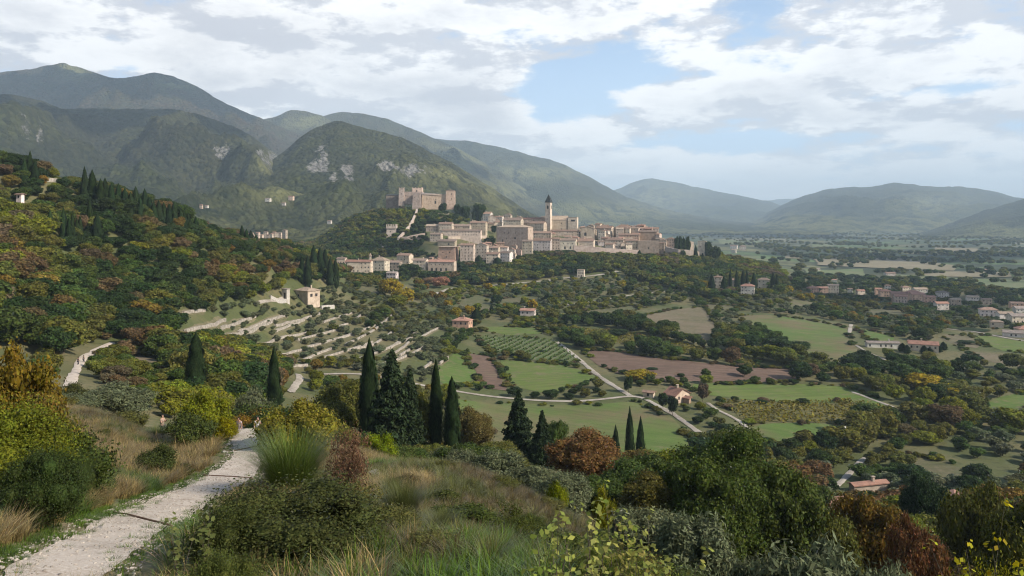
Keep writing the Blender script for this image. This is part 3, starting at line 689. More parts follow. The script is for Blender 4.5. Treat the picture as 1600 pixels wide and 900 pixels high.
def blades(name, seed, n=40, h=1.0, lean=.5, w=.012, rad=.12, mat=None, segs=3, fan=1.0):
    """tuft of grass blades of height about h"""
    r = np.random.default_rng(seed); V = []; f = []; sz = []; b = 0
    for k in range(n):
        an = r.uniform(0, 6.283); ra = rad*math.sqrt(r.random()); L = h*(.55+.6*r.random()); le = lean*(.25+r.random())*fan; a2 = an+r.normal()*.6
        bx, by = math.cos(an)*ra, math.sin(an)*ra; dx_, dy_ = math.cos(a2), math.sin(a2); px_, py_ = -dy_, dx_
        ww = w*(.7+.6*r.random())
        for s in range(segs+1):
            t = s/segs; q = le*t*t*L; z = L*t*(1-.25*le*t); cw = ww*(1-t)**.7
            if s < segs: V += [(bx+dx_*q-px_*cw, by+dy_*q-py_*cw, z), (bx+dx_*q+px_*cw, by+dy_*q+py_*cw, z)]
            else: V += [(bx+dx_*q, by+dy_*q, z)]
        for s in range(segs-1): f += [b+2*s, b+2*s+1, b+2*s+3, b+2*s+2]; sz.append(4)
        f += [b+2*segs-2, b+2*segs-1, b+2*segs]; sz.append(3); b += 2*segs+1
    return mk(name, V, f, sz, mat or GRASS, link=False)
def trunkmesh(name, seed, forks=4, r0=.045, hgt=1.15, lean=.12):
    """unit trunk with limbs for a unit crown (height 2)"""
    r = random.Random(seed); m = MB()
    a = (0, 0, -.12); b = (r.uniform(-lean, lean)*.4, r.uniform(-lean, lean)*.4, .38)
    m.tube(a, (b[0]*.4, b[1]*.4, .1), r0*1.5, r0*1.05); m.tube((b[0]*.4, b[1]*.4, .1), b, r0*1.05, r0*.85)
    for k in range(forks):
        an = 6.283*k/forks+r.random(); q = (b[0]+math.cos(an)*.22, b[1]+math.sin(an)*.22, .8+.2*r.random())
        q2 = (q[0]+math.cos(an+.4)*.28, q[1]+math.sin(an+.4)*.28, hgt+.3*r.random())
        m.tube(b, q, r0*.7, r0*.42, 6); m.tube(q, q2, r0*.42, r0*.15, 5)
        q3 = (q[0]+math.cos(an-.9)*.3, q[1]+math.sin(an-.9)*.3, hgt+.25*r.random()); m.tube(q, q3, r0*.36, r0*.12, 5)
    return m.mesh(name, BARK, True)

HUGE = crown('crown', 777, 80000, .021, 90, spread=.78, lr=(.10, .25), spiky=.45)
# prototype meshes by distance class
MID = [crown('crown', 100+i, 3600, .088, 34+5*(i % 3), spread=.62, zc=.55, lr=(.17, .31), spiky=.3) for i in range(6)]
FAR = [crown('crown', 150+i, 620, .24, 15, spread=.56, lr=(.24, .40)) for i in range(4)]
NEAR = [crown('crown', 200+i, 26000, .036, 70, spread=.74, lr=(.10, .27), spiky=.55) for i in range(4)]
OLIVE_M = [crown('crown', 230+i, 2400, .11, 20, shape=(1, 1, .75), spread=.62, lr=(.22, .36), spiky=.35, openness=.18) for i in range(3)]
OLIVE_F = [crown('crown', 240+i, 520, .24, 10, shape=(1, 1, .75), spread=.5, lr=(.3, .42)) for i in range(3)]
OLIVE_N = [crown('crown', 250+i, 24000, .034, 46, shape=(1, 1, .8), spread=.68, lr=(.14, .28), spiky=.9, openness=.22, asp=3.0, core=True) for i in range(3)]
CYP = [spindle('crown', 300+i, 2600, .075, 1+(i % 2)*(1+i//3)) for i in range(5)]
CYPN = [spindle('crown', 320+i, 16000, .034, [1, 3, 2][i], wob=.26) for i in range(3)]
FIR = [firmesh('crown', 340+i, 30, .075, 150) for i in range(3)]
TRUNK = [trunkmesh('trunk', 400+i) for i in range(4)]
_tm = MB(); _tm.tube((0, 0, -.15), (0, 0, .5), .10, .08); CTRUNK = _tm.mesh('trunk', BARK)
_tm = MB(); _tm.tube((0, 0, -.1), (0, 0, 1.9), .07, .01); FTRUNK = _tm.mesh('trunk', BARK)
BUSH = [crown('foliage', 430+i, 38000, .0215, 60, shape=(1, 1, .7), zc=.35, spread=.74, lr=(.09, .28), lo=0, spiky=1.1) for i in range(4)]
BUSHC = [crown('foliage', 460+i, 11000, .044, 46, shape=(1, 1, .8), zc=.4, spread=.74, lr=(.12, .28), lo=0, spiky=.9) for i in range(4)]
BUSHO = [crown('foliage', 480+i, 9000, .03, 40, shape=(1, 1, 1.0), zc=.5, spread=.85, lr=(.08, .22), lo=0, spiky=2.0, openness=.38, core=False, asp=2.2) for i in range(3)]
BUSHM = [crown('foliage', 440+i, 1500, .12, 16, shape=(1, 1, .7), zc=.35, spread=.6, lr=(.22, .38), lo=0) for i in range(3)]

DK = (.030, .047, .017); GR = (.056, .080, .024); OLV = (.100, .102, .030); YG = (.13, .14, .028); YE = (.23, .18, .036); OR = (.155, .112, .034); RU = (.118, .080, .038); GY = (.105, .118, .066); CY = (.020, .032, .014); FI_ = (.024, .036, .018); BR = (.11, .085, .048)
CN = {DK: 'dark green', GR: 'green', OLV: 'olive green', YG: 'yellow-green', YE: 'golden yellow', OR: 'orange', RU: 'rust brown', GY: 'grey-green', CY: 'dark', FI_: 'blackish green', BR: 'brown'}
def jt(c, k=.2):
    j = 1+random.uniform(-k, k); return [c[0]*j*(1+random.uniform(-k, k)*.5), c[1]*j, c[2]*j*(1+random.uniform(-k, k)*.5)]
def plant(name, x, y, h, w, mesh, tn, label, cat, group=None, trunk=None, z=None, rz=None, part='crown', parts=True, sink=.15, asp=1):
    z = gz(x, y) if z is None else z
    rz = random.uniform(0, 6.28) if rz is None else rz
    if not parts:
        o = ob(name, mesh, loc=(x, y, z-sink)); o.scale = (w/2, w/2*asp, h/2); o.rotation_euler = (0, 0, rz); o['tint'] = tn
        return tag(o, label, cat, group)
    t = thing(name, (x, y, z-sink), label, cat, group, rz); t.scale = (w/2, w/2*asp, h/2)
    c = ob(part, mesh, t); c['tint'] = tn
    if trunk is not None: ob('trunk', trunk, t)
    return t
def hero(kind, px, top, Y, wpx, tn, label, group=None, base=None, mesh=None, rz=None, asp=1, minh=.6):
    """a tree whose top and width are measured on the photo, standing on the ground at depth Y"""
    x = (px-800)/F*Y; g = gz(x, Y); h = max((HZ-top)/F*Y-g, minh)+.15; w = wpx/F*Y
    nm, cat, tr, part = {'tree': ('broadleaf_tree', 'tree', random.choice(TRUNK), 'crown'), 'olive': ('olive_tree', 'olive tree', random.choice(TRUNK), 'crown'),
        'cypress': ('cypress', 'cypress', CTRUNK, 'crown'), 'fir': ('fir_tree', 'fir tree', FTRUNK, 'crown'), 'shrub': ('shrub', 'shrub', None, 'foliage')}[kind]
    if mesh is None and kind == 'shrub' and Y > 22: mesh = random.choice(BUSHC)
    if mesh is None: mesh = random.choice({'tree': NEAR, 'olive': OLIVE_N, 'cypress': CYPN, 'fir': FIR, 'shrub': BUSH}[kind])
    t = plant(nm, x, Y, h, w, mesh, jt(tn, .04), label, cat, group, tr, g, rz, part, asp=asp)
    if kind == 'shrub':
        s = MB()
        for q in range(5):
            an = q*1.26; s.tube((0, 0, -.05), (math.cos(an)*.4, math.sin(an)*.4, .9), .035, .012, 5)
        s.build('stem', BARK, t)
    return t
# ---------------------------------------------------------------- buildings
HOUSES = []; HBOX = []
WT = {'p': (.50, .43, .345), 'c': (.60, .53, .43), 'w': (.62, .58, .53), 's': (.39, .335, .265), 'b': (.38, .28, .21), 'o': (.54, .37, .27), 'k': (.53, .44, .35), 'd': (.24, .205, .175), 'g': (.46, .38, .28)}
RT = {'t': (.27, .185, .135), 'b': (.23, .175, .135), 'r': (.32, .185, .135), 'y': (.36, .285, .21), 'g': (.25, .215, .185), 'k': (.045, .05, .05)}
_pane = MB(); _pane.box(-.5, .5, -.06, .10, -.5, .5); PANE = _pane.mesh('window', GLASS)
_pan2 = MB(); _pan2.add([(-.5, .1, -.5), (.5, .1, -.5), (.5, .1, .3), (.3, .1, .44), (0, .1, .5), (-.3, .1, .44), (-.5, .1, .3), (-.5, -.06, -.5), (.5, -.06, -.5), (.5, -.06, .3), (.3, -.06, .44), (0, -.06, .5), (-.3, -.06, .44), (-.5, -.06, .3)],
    [(0, 1, 2, 3, 4, 5, 6), (13, 12, 11, 10, 9, 8, 7)]+[(k, k+7, (k+1) % 7+7, (k+1) % 7) for k in range(7)]); ARCH = _pan2.mesh('window', GLASS)
def roof_mesh(kind, w, d, h, rise, e=.45, th=.28):
    m = MB(); x0, x1, y0, y1 = -w/2-e, w/2+e, -e, d+e; z = h
    if kind == 'flat':
        m.box(x0+.2, x1-.2, y0+.2, y1-.2, h, h+.35); return m
    if kind == 'hip':
        k = min((x1-x0), (y1-y0))/2*.98
        if x1-x0 > y1-y0: a = (x0+k, (y0+y1)/2); b = (x1-k, (y0+y1)/2)
        else: a = ((x0+x1)/2, y0+k); b = ((x0+x1)/2, y1-k)
        V = [(x0, y0, z), (x1, y0, z), (x1, y1, z), (x0, y1, z), (a[0], a[1], z+rise), (b[0], b[1], z+rise), (x0, y0, z-th), (x1, y0, z-th), (x1, y1, z-th), (x0, y1, z-th)]
        Fs = [(0, 1, 5, 4), (2, 3, 4, 5), (1, 2, 5), (3, 0, 4)] if x1-x0 > y1-y0 else [(0, 1, 4), (1, 2, 5, 4), (2, 3, 5), (3, 0, 4, 5)]
        m.add(V, Fs+[(6, 9, 8, 7), (0, 6, 7, 1), (1, 7, 8, 2), (2, 8, 9, 3), (3, 9, 6, 0)]); return m
    if kind == 'gable': prof = [(y0, z-.1), ((y0+y1)/2, z+rise), (y1, z-.1)]; ax = 0
    elif kind == 'front': prof = [(x0, z-.1), ((x0+x1)/2, z+rise), (x1, z-.1)]; ax = 1
    else: prof = [(y0, z-.1), (y1, z+rise)]; ax = 0
    lo, hi = (x0, x1) if ax == 0 else (y0, y1)
    V = []
    for e_ in (lo, hi):
        for (a, b) in prof: V.append((e_, a, b) if ax == 0 else (a, e_, b))
        for (a, b) in prof[::-1]: V.append((e_, a, b-th) if ax == 0 else (a, e_, b-th))
    n = len(prof)*2
    Fs = [tuple(range(n))[::-1], tuple(range(n, 2*n))]+[(k, (k+1) % n, (k+1) % n+n, k+n) for k in range(n)]
    m.add(V, Fs); return m
def body_mesh(kind, w, d, h, rise, sink, taper=0):
    m = MB()
    if kind == 'gable': V = [(-w/2, 0), (-w/2, d)]
    m.box(-w/2, w/2, 0, d, -sink, h-.02, taper)
    if kind in ('gable', 'front', 'shed'):
        g = h-.04; r = rise-.12
        if kind == 'gable': tri = [(-w/2+.01, .01, g), (-w/2+.01, d-.01, g), (-w/2+.01, d/2, g+r), (w/2-.01, .01, g), (w/2-.01, d-.01, g), (w/2-.01, d/2, g+r)]
        elif kind == 'front': tri = [(w/2-.01, .01, g), (-w/2+.01, .01, g), (0, .01, g+r), (w/2-.01, d-.01, g), (-w/2+.01, d-.01, g), (0, d-.01, g+r)]
        else: tri = [(-w/2+.01, .01, g), (-w/2+.01, d-.01, g), (-w/2+.01, d-.01, g+r), (w/2-.01, .01, g), (w/2-.01, d-.01, g), (w/2-.01, d-.01, g+r)]
        m.add(tri, [(0, 2, 1), (3, 4, 5), (0, 3, 5, 2), (1, 2, 5, 4), (0, 1, 4, 3)])
    return m
def house(name, x0, x1, eave, base, roof, wt, rt, label, cat='house', group=None, Y=None, yaw=-18, dep=.7, win='n', rise=None, sink=4, taper=0, ww=.95, wh=1.35, part='wall', reserve=True, chim=True, floors=None, zb_=None):
    pc = (x0+x1)/2
    if Y is None: _, Y, _ = hit(pc, base)
    x = (pc-800)/F*Y; zb = (HZ-base)/F*Y; g = gz(x, Y); ze = (HZ-eave)/F*Y; zb = min(zb, g+2) if zb_ is None else zb_; h = max(ze-zb, 2.2)
    W = (x1-x0)/F*Y; c, s = math.cos(R(abs(yaw))), math.sin(R(abs(yaw)))
    if dep > 3: d = dep; w = max(2.5, (W-d*s)/c)
    else: w = W/(c+dep*s); d = dep*w
    rise = min(.24*min(w, d) if roof == 'hip' else .21*(d if roof == 'gable' else w if roof == 'front' else d), 4.2) if rise is None else rise
    HBOX.append((x0-2, x1+2, eave+.82*(base-eave), base, Y)); t = thing(name, (x, Y, zb), label, cat, group, R(yaw)); HOUSES.append((x, Y+d*.3, max(w, d)*.62+1))
    j = random.uniform(.8, 1.16); tn = [q*j*random.uniform(.97, 1.03) for q in WT[wt]]
    b = body_mesh(roof, w, d, h, rise, sink, taper).build(part, WALL, t); b['tint'] = tn
    if rt:
        rf = roof_mesh(roof, w, d, h, rise).build('roof', ROOF, t); j = random.uniform(.72, 1.25); rf['tint'] = [q*j for q in RT[rt]]
        if chim and w > 5 and roof != 'flat':
            cm = MB(); cx = random.uniform(-.3, .3)*w; cyy = d*random.uniform(.3, .6); cm.box(cx-.35, cx+.35, cyy-.3, cyy+.3, h, h+rise+1.0); cm.box(cx-.5, cx+.5, cyy-.45, cyy+.45, h+rise+1.003, h+rise+1.15)
            q = cm.build('chimney', WALL, rf); q['tint'] = tn
    def pw(lx, ly, lz, rot, a, bb, arch=False):
        q = ob('window', ARCH if arch else PANE, t); q.location = (lx, ly, lz); q.rotation_euler = (0, 0, rot); q.scale = (a, 1, bb)
    if win == 'n':
        nf = floors or max(1, int(round(h/3.3))); nc = max(1, int(round(w/3.3))); nd = max(1, int(round(d/3.8)))
        for f in range(nf):
            z = h-(f+.52)*min(3.3, h/nf)
            if z < .9: continue
            for k in range(min(nc, 14)):
                if random.random() < .8: pw(-w/2+(k+.5)*w/nc+random.uniform(-.3, .3), 0, z, 0, ww, wh*(1 if random.random() < .8 else .7))
            for k in range(min(nd, 5)):
                if random.random() < .7: pw(w/2 if yaw <= 0 else -w/2, (k+.5)*d/nd, z, R(90) if yaw <= 0 else R(-90), ww, wh)
    elif isinstance(win, list):
        for (fx, fz, a, bb, ar) in win:   # fractions of the front; fx > 1 means the side face
            if fx <= 1: pw((fx-.5)*w, 0, fz*h, 0, a, bb, ar)
            else: pw(w/2 if yaw <= 0 else -w/2, (fx-1)*d, fz*h, R(90) if yaw <= 0 else R(-90), a, bb, ar)
    return t
TG = 'houses of the hill town'
H = house
# --- castle on its hill
YC = 1035
def castle():
    t = thing('hill_fortress', ((667-800)/F*YC, YC, (HZ-322)/F*YC), 'pale medieval fortress with square towers on the hilltop above the town', 'castle')
    def X(px): return (px-667)/F*YC
    def Zp(py): return (322-py)/F*YC
    def blk(nm, a, b, top, bot, y0, y1, tn, taper=0, mer=0, rf=None):
        m = MB(); m.box(X(a), X(b), y0, y1, Zp(bot)-3, Zp(top), taper)
        if mer:
            n = int((X(b)-X(a))/1.9)
            for k in range(n):
                if k % 2 == 0:
                    u = X(a)+(k+.2)*(X(b)-X(a))/n; m.box(u, u+1.1, y0+.003, y0+.5, Zp(top)+.002, Zp(top)+1.1)
            n2 = int((y1-y0)/1.9)
            for k in range(n2):
                if k % 2 == 0:
                    u = y0+(k+.6)*(y1-y0)/n2; m.box(X(b)-.5, X(b)-.003, u, u+1.1, Zp(top)+.004, Zp(top)+1.1)
        o = m.build(nm, WALL, t); o['tint'] = tn
        if rf:
            r = MB(); cx, cy_ = (X(a)+X(b))/2, (y0+y1)/2
            r.add([(X(a)-.4, y0-.4, Zp(top)+.003), (X(b)+.4, y0-.4, Zp(top)+.003), (X(b)+.4, y1+.4, Zp(top)+.003), (X(a)-.4, y1+.4, Zp(top)+.003), (cx, cy_, Zp(top)+rf)], [(0, 1, 4), (1, 2, 4), (2, 3, 4), (3, 0, 4), (3, 2, 1, 0)])
            q = r.build('roof', ROOF, o); q['tint'] = RT['b']
        return o
    gold = (.50, .40, .30); grey = (.36, .30, .26)
    blk('keep', 624, 660, 299.5, 316, 0, 22, grey, mer=0)
    blk('round_tower', 623.5, 632, 294, 318, -5, 3, (.40, .34, .30), .5, 1)
    blk('inner_tower', 642.5, 658.5, 293.5, 304, 8, 20, (.52, .42, .35), 0, 1)
    blk('bastion', 645.5, 660, 302.5, 334, -13, -.01, (.33, .28, .245), 1.2, 1)
    cw = blk('curtain_wall', 660, 698, 304, 324, -6, 12, gold)
    r = MB(); a, b = X(659.5), X(697.5); r.add([(a, -6.6, Zp(304)), (b, -6.6, Zp(306.5)), (b, 3, Zp(303.5)), (a, 3, Zp(301)), (a, 12, Zp(304)), (b, 12, Zp(306))], [(0, 1, 2, 3), (3, 2, 5, 4), (0, 4, 5, 1), (0, 3, 4), (1, 5, 2)]); q = r.build('roof', ROOF, cw); q['tint'] = RT['g']
    blk('corner_tower', 697.2, 711.5, 298, 324, -9, 3, (.50, .39, .31), .25, 0, rf=1.6)
    for px_, py_, a_, b_ in ((681, 316, 2.2, 4.4), (681.5, 311.5, 1, 1.4), (668, 311, 1, 1.6), (674, 315, .8, 1), (690, 313, .8, 1.1)):
        o = ob('window', PANE, t); o.location = (X(px_), -6, Zp(py_)); o.scale = (a_, 1, b_)
    o = ob('window', PANE, t); o.location = (X(650), 8, Zp(298)); o.scale = (1.8, 1, 2.4)
    for py_ in (303.5, 311): o = ob('window', PANE, t); o.location = (X(706.5), -9, Zp(py_)); o.scale = (1.1, 1, 1.8)
    for px_, py_ in ((628, 303), (634, 306), (650, 309), (655, 313)): o = ob('window', PANE, t); o.location = (X(px_), -13.2 if px_ > 645 else -5 if px_ < 631 else 0, Zp(py_)); o.scale = (.9, 1, 1.3)
    HOUSES.append(((667-800)/F*YC, YC+2, 42)); HOUSES.append(((640-800)/F*YC, YC-6, 20)); HOUSES.append(((700-800)/F*YC, YC-6, 20))
castle()
HBOX += [(1420, 1500, 604, 640, 300), (976, 1020, 584, 612, 320), (602, 648, 446, 478, 500), (668, 704, 436, 452, 630), (962, 982, 520, 540, 440), (1040, 1076, 540, 556, 430), (843, 880, 462, 476, 630), (622, 712, 318, 323, 1025), (600, 622, 374, 384, 905), (596, 606, 384, 392, 900), (622, 636, 364, 378, 900), (636, 646, 352, 364, 930), (646, 656, 337, 350, 960), (626, 664, 366, 376, 900), (896, 1000, 392, 400, 890), (1040, 1082, 394, 402, 890), (680, 727, 333, 338, 980)]
for _L in TERRPX:
    for _a, _b in zip(_L[:-1], _L[1:]): HBOX.append((min(_a[0], _b[0]), max(_a[0], _b[0]), (_a[1]+_b[1])/2-1, (_a[1]+_b[1])/2+1.5, 2000))
for _L in ([(505,585),(560,585),(600,590),(650,600),(700,609),(760,618),(820,625),(880,628),(940,625),(985,619)],[(985,619),(960,604),(930,584),(905,562),(885,545),(868,533)],[(1020,630),(1045,643),(1070,660),(1092,676)],[(448,612),(462,602),(470,592),(466,585)],[(760,446),(820,442),(880,434),(930,431),(965,424)],[(655,466),(690,456),(735,450)],[(885,477),(930,470),(980,462),(1040,455)],[(1480,514),(1520,518),(1560,526),(1640,538)],[(108,606),(113,592),(119,580),(124,568),(133,557),(148,548),(163,541),(176,536)]):
    for _a, _b in zip(_L[:-1], _L[1:]): HBOX.append((min(_a[0], _b[0])-2, max(_a[0], _b[0])+2, min(_a[1], _b[1])-1, max(_a[1], _b[1])+2, 2000))
H('ruined_hall', 603, 624, 305, 313, 'shed', 'd', 'k', 'low ruined building with dark roof left of the fortress', 'building', Y=1045, yaw=0, dep=8, win='x', chim=False)
# --- walls and wall tower
tw = thing('wall_tower', ((611-800)/F*905, 905, (HZ-384)/F*905), 'pale square battlemented tower where the climbing town wall starts', 'tower')
def _twr():
    k = 905/F; m = MB(); hw = 7.6*k; m.box(-hw*1.15, hw*1.15, 0, 12, -8, 4*k, .9); m.box(-hw, hw, .5, 11.5, 4*k+.002, 27*k, .35)
    o = m.build('shaft', WALL, tw); o['tint'] = (.50, .44, .38)
    m = MB(); m.box(-hw-.2, hw+.2, -.2, 12.2, 27*k+.003, 30*k); 
    for i in range(6): m.box(-hw+i*2.1, -hw+i*2.1+1.2, -.15, .5, 30*k+.003, 33.5*k)
    for i in range(6): m.box(hw-.5, hw+.15, .9+i*1.9, 2.0+i*1.9, 30*k+.003, 33.5*k)
    o = m.build('battlement', WALL, tw); o['tint'] = (.46, .40, .35)
    for z in (22*k, 14*k): q = ob('window', PANE, tw); q.location = (-1, .62, z); q.scale = (1.0, 1, 1.6)
    HOUSES.append(((611-800)/F*905, 911, 13))
_twr()
wall_strip('town_wall', xyline([(622,381),(630,372),(638,363),(645,352),(650,341),(652,335)]), 7.5, 2.2, WALL, 'light town wall climbing the bank from the wall tower to the fortress', 'wall', tn=(.50, .43, .36), sink=5)
wall_strip('town_wall', xyline([(603,384),(599,389),(595,393)]), 4, 2.5, WALL, 'short broken wall end falling away below the wall tower', 'wall', tn=(.42, .36, .30), sink=5)
wall_strip('town_wall', xyline([(626,379),(636,378),(648,375),(664,372)]), 6.5, 2.5, WALL, 'pinkish grey wall across the green bank right of the wall tower', 'wall', tn=(.40, .33, .28), sink=5)
wall_strip('retaining_wall', xyline([(679,338),(700,338),(727,338)]), 3, 1.5, WALL, 'low pale wall on the bank under the fortress', 'wall', tn=(.42, .36, .30), sink=4)
wall_strip('retaining_wall', xyline([(700,374),(730,373),(760,372)]), 3.4, 2, WALL, 'pale wall under the long many-windowed palace row', 'wall', tn=(.46, .39, .32), sink=4)
# --- landmark houses, measured on the photograph
H('bell_tower', 850, 861.5, 316, 362, 'hip', 'c', 'k', 'tall slender bell tower with dark pointed spire in the town', 'tower', Y=1000, yaw=-24, dep=1.0, rise=11.2, taper=.35, chim=False, sink=10, win=[(.5,.84,2.2,4.6,True),(1.5,.84,2.2,4.6,True),(.5,.45,.7,1.4,False)])
H('church', 861, 888, 343, 362, 'gable', 'g', 'y', 'church nave with tan roof just right of the bell tower', 'church', Y=1004, yaw=-8, dep=16, rise=5.2, sink=8, win=[(.62,.72,1.2,1.6,False),(.62,.3,1.2,1.6,False)])
H('church', 886, 903, 339.5, 362, 'flat', 'c', 'y', 'bright square church choir at the right end of the nave', 'church', Y=1000, yaw=-14, dep=12, sink=8, win=[(.55,.8,5.5,2.4,False)])
H('palazzo', 771, 829, 355, 391, 'hip', 's', 'y', 'massive square stone palace with hipped roof in mid town', 'palace', yaw=-22, dep=.45, rise=2.6, win=[(.25,.75,1,1.6,False),(.4,.75,1,1.6,False),(.62,.75,.9,1.3,False),(.82,.75,.9,1.3,False),(.32,.5,1,1.6,False),(.6,.52,2,2.2,False),(.2,.4,1,4,True),(.55,.12,1.2,2.4,True),(.85,.5,.8,1.1,False),(1.5,.85,1,1.3,False)], sink=8)
H('palazzo', 684, 707, 350, 366, 'gable', 'c', 't', 'left third of the long many-windowed palace row', 'palace', yaw=-9, dep=11, sink=6)
H('palazzo', 706, 735, 353, 367, 'gable', 'p', 'b', 'middle house of the long many-windowed palace row', 'palace', yaw=-9, dep=11, sink=6)
H('palazzo', 733, 760, 348, 366, 'gable', 'k', 't', 'tallest right-hand house of the long palace row', 'palace', yaw=-12, dep=10, sink=6)
H('palazzo', 690, 752, 360.5, 374, 'gable', 'c', 'b', 'lower front wing of the long palace row', 'palace', yaw=-9, dep=8, sink=6, floors=2)
H('town_house', 670, 690, 366, 378, 'gable', 'c', 'b', 'low cream house with arched door left of the long palace row', yaw=-12, sink=6)
H('town_house', 664, 685, 353, 362, 'gable', 'p', 'y', 'small pale house above the left end of the long palace row', yaw=-10, sink=6)
H('tower_house', 681, 714, 386, 408, 'flat', 'b', 'y', 'brown stone tower house with a sloping base below the palace row', yaw=-12, dep=.8, taper=1.0, sink=6, win=[(.3,.62,1.1,1.1,False),(.68,.62,1.3,1.3,False),(.5,.3,1.2,1.8,True)])
H('tower_house', 682, 712, 377, 386, 'shed', 's', 'b', 'upper storey house set back on top of the brown tower house', yaw=-12, dep=.5, win=[(.65,.5,2.0,2.4,True),(.2,.5,.8,1,False)], sink=6)
H('town_house', 718, 741, 383, 412, 'gable', 'p', 't', 'tall narrow grey-pink house beside the brown tower house', yaw=-10, dep=.6, sink=6)
H('town_house', 742, 762, 383, 408, 'front', 'c', 't', 'pale stepped house left of the palace foot', yaw=-14, sink=6)
H('town_house', 760, 780, 387, 402, 'gable', 'p', 't', 'small pinkish house tucked below the square palace', yaw=-14, sink=6)
H('town_house', 758, 780, 397, 414, 'gable', 'c', 't', 'cream house with red roof at the lower edge of mid town', yaw=-12, sink=6)
H('town_house', 779, 799, 395, 411, 'gable', 'w', 'b', 'light house with balcony at the right of the lower cluster', yaw=-30, sink=6)
H('arcaded_building', 667, 711, 409, 425, 'gable', 'k', 'r', 'pink building with dark ground-floor arches below the tower house', 'building', yaw=-12, dep=.35, sink=6, win=[(.12,.72,.8,1.2,False),(.28,.72,.8,1.2,False),(.44,.72,.8,1.2,False),(.6,.72,.8,1.2,False),(.78,.72,.8,1.2,False),(.92,.72,.8,1.2,False),(.15,.25,1.8,3,True),(.32,.25,1.8,3,True),(.5,.25,1.8,3,True),(.7,.28,1.5,3,True)])
H('town_house', 643, 667, 407, 421, 'gable', 'c', 'b', 'cream house left of the pink arcaded building', yaw=-14, sink=6)
H('town_house', 617, 642, 399, 412, 'gable', 'p', 't', 'pale house standing highest among the lower left houses', yaw=-20, sink=6)
H('town_house', 606, 626, 410, 424, 'gable', 's', 'b', 'small grey stone house half hidden by trees at the lower left', yaw=-12, sink=6)
H('town_house', 602, 620, 426.5, 436, 'gable', 'w', 'g', 'small white house below the convent', yaw=-15, sink=6)
H('convent', 538, 580, 409, 428, 'gable', 'k', 'r', 'long pink convent wing with rows of windows at the far left of the town', 'building', yaw=-6, dep=.35, sink=6)
H('convent', 576, 604, 407, 426, 'hip', 'c', 'y', 'convent block with pyramid roof at the far left of the town', 'building', yaw=-16, dep=.8, rise=3.4, sink=6)
H('convent_spire', 576.5, 579.5, 400, 410, 'hip', 'c', 'y', 'thin little spire rising over the convent roof', 'tower', yaw=-10, dep=1, rise=3.5, win='x', chim=False, Y=None)
H('town_house', 525, 540, 404, 412, 'gable', 'p', 'b', 'small house among trees left of the convent', yaw=-10, sink=6)
H('town_house', 742, 768, 334, 347, 'gable', 'w', 't', 'whitish house at the upper left end of the town roofs', yaw=-16, sink=6, Y=1010)
H('town_house', 771, 786, 339, 352, 'gable', 'w', 't', 'white house second along the upper skyline of the town', yaw=-20, sink=6, Y=1010)
H('town_house', 785, 799, 336, 352, 'front', 'c', 't', 'gabled cream house topping the upper roofs left of the square palace', yaw=-20, sink=6, Y=1014)
H('town_house', 784, 816, 344, 356, 'gable', 'p', 'b', 'broad pinkish house directly behind the square palace roof', yaw=-14, sink=8, Y=985)
H('town_house', 808, 848, 342, 360, 'gable', 'k', 'r', 'long red-roofed house on the skyline left of the bell tower', yaw=-10, sink=8, Y=1010, dep=10)
H('town_house', 826, 852, 349, 366, 'gable', 'p', 't', 'brown-roofed house at the left foot of the bell tower', yaw=-22, sink=8, Y=985)
H('town_house', 860, 905, 361, 374, 'gable', 'p', 't', 'long brown roof in front of the church', yaw=-6, sink=8, Y=965, dep=9)
H('town_house', 820, 862, 364, 380, 'gable', 'p', 't', 'wide roof in the row below the bell tower', yaw=-12, sink=8, Y=945, dep=10)
H('town_house', 815, 832, 377, 400, 'shed', 's', 'b', 'dark stone house just right of the square palace', yaw=-10, sink=8, Y=None)
H('town_house', 831, 862, 376, 394, 'gable', 'w', 't', 'cream front with rows of windows below the bell tower', yaw=-14, sink=8)
H('town_house', 862, 876, 373, 392, 'gable', 'p', 't', 'narrow house behind the first front cypress', yaw=-14, sink=8)
H('town_house', 874, 901, 375.5, 393, 'gable', 'c', 'b', 'cream front with two arched doors between the cypresses', yaw=-12, sink=8, win=[(.2,.7,.9,1.3,False),(.5,.7,.9,1.3,False),(.8,.7,.9,1.3,False),(.3,.35,1.8,3.2,True),(.65,.35,1.6,3,True)])
H('town_house', 901, 929, 376.5, 394, 'gable', 'k', 't', 'house with a row of dark openings right of the tall cypress', yaw=-14, sink=8, win=[(.35,.45,1.2,1.8,False),(.47,.45,1.2,1.8,False),(.6,.45,1.2,1.8,False),(.72,.45,1.2,1.8,False),(.2,.7,.9,1.2,False),(.85,.72,.9,1.2,False)])
H('chapel', 906, 930, 357.5, 378, 'front', 'p', 'b', 'gabled chapel with an arched window right of the church', 'chapel', yaw=-10, sink=8, Y=960, win=[(.35,.6,3,4.4,True)], chim=False)
H('town_house', 927, 958, 356.5, 374, 'gable', 'p', 't', 'house with lit side wall on the skyline right of the chapel', yaw=-26, sink=8, Y=985)
H('town_house', 934, 946, 361, 380, 'flat', 'c', 'y', 'narrow light block among the roofs right of the chapel', yaw=-20, sink=8, Y=955)
H('town_house', 958, 987, 355.5, 372, 'hip', 'p', 't', 'hip-roofed house near the middle of the right skyline', yaw=-20, sink=8, Y=985, rise=4)
H('town_house', 985, 1012, 357, 372, 'shed', 'b', 't', 'brick house with sloping roof on the right skyline', yaw=-16, sink=8, Y=985)
H('brick_warehouse', 997, 1028, 362, 378, 'gable', 'b', 'b', 'large windowless brown brick building at the right end of the roofs', 'building', yaw=-14, sink=8, Y=955, win='x', rise=1.8)
H('town_house', 966, 999, 367, 380, 'gable', 'b', 't', 'long low brown house left of the brick building', yaw=-8, sink=8, Y=950, dep=9)
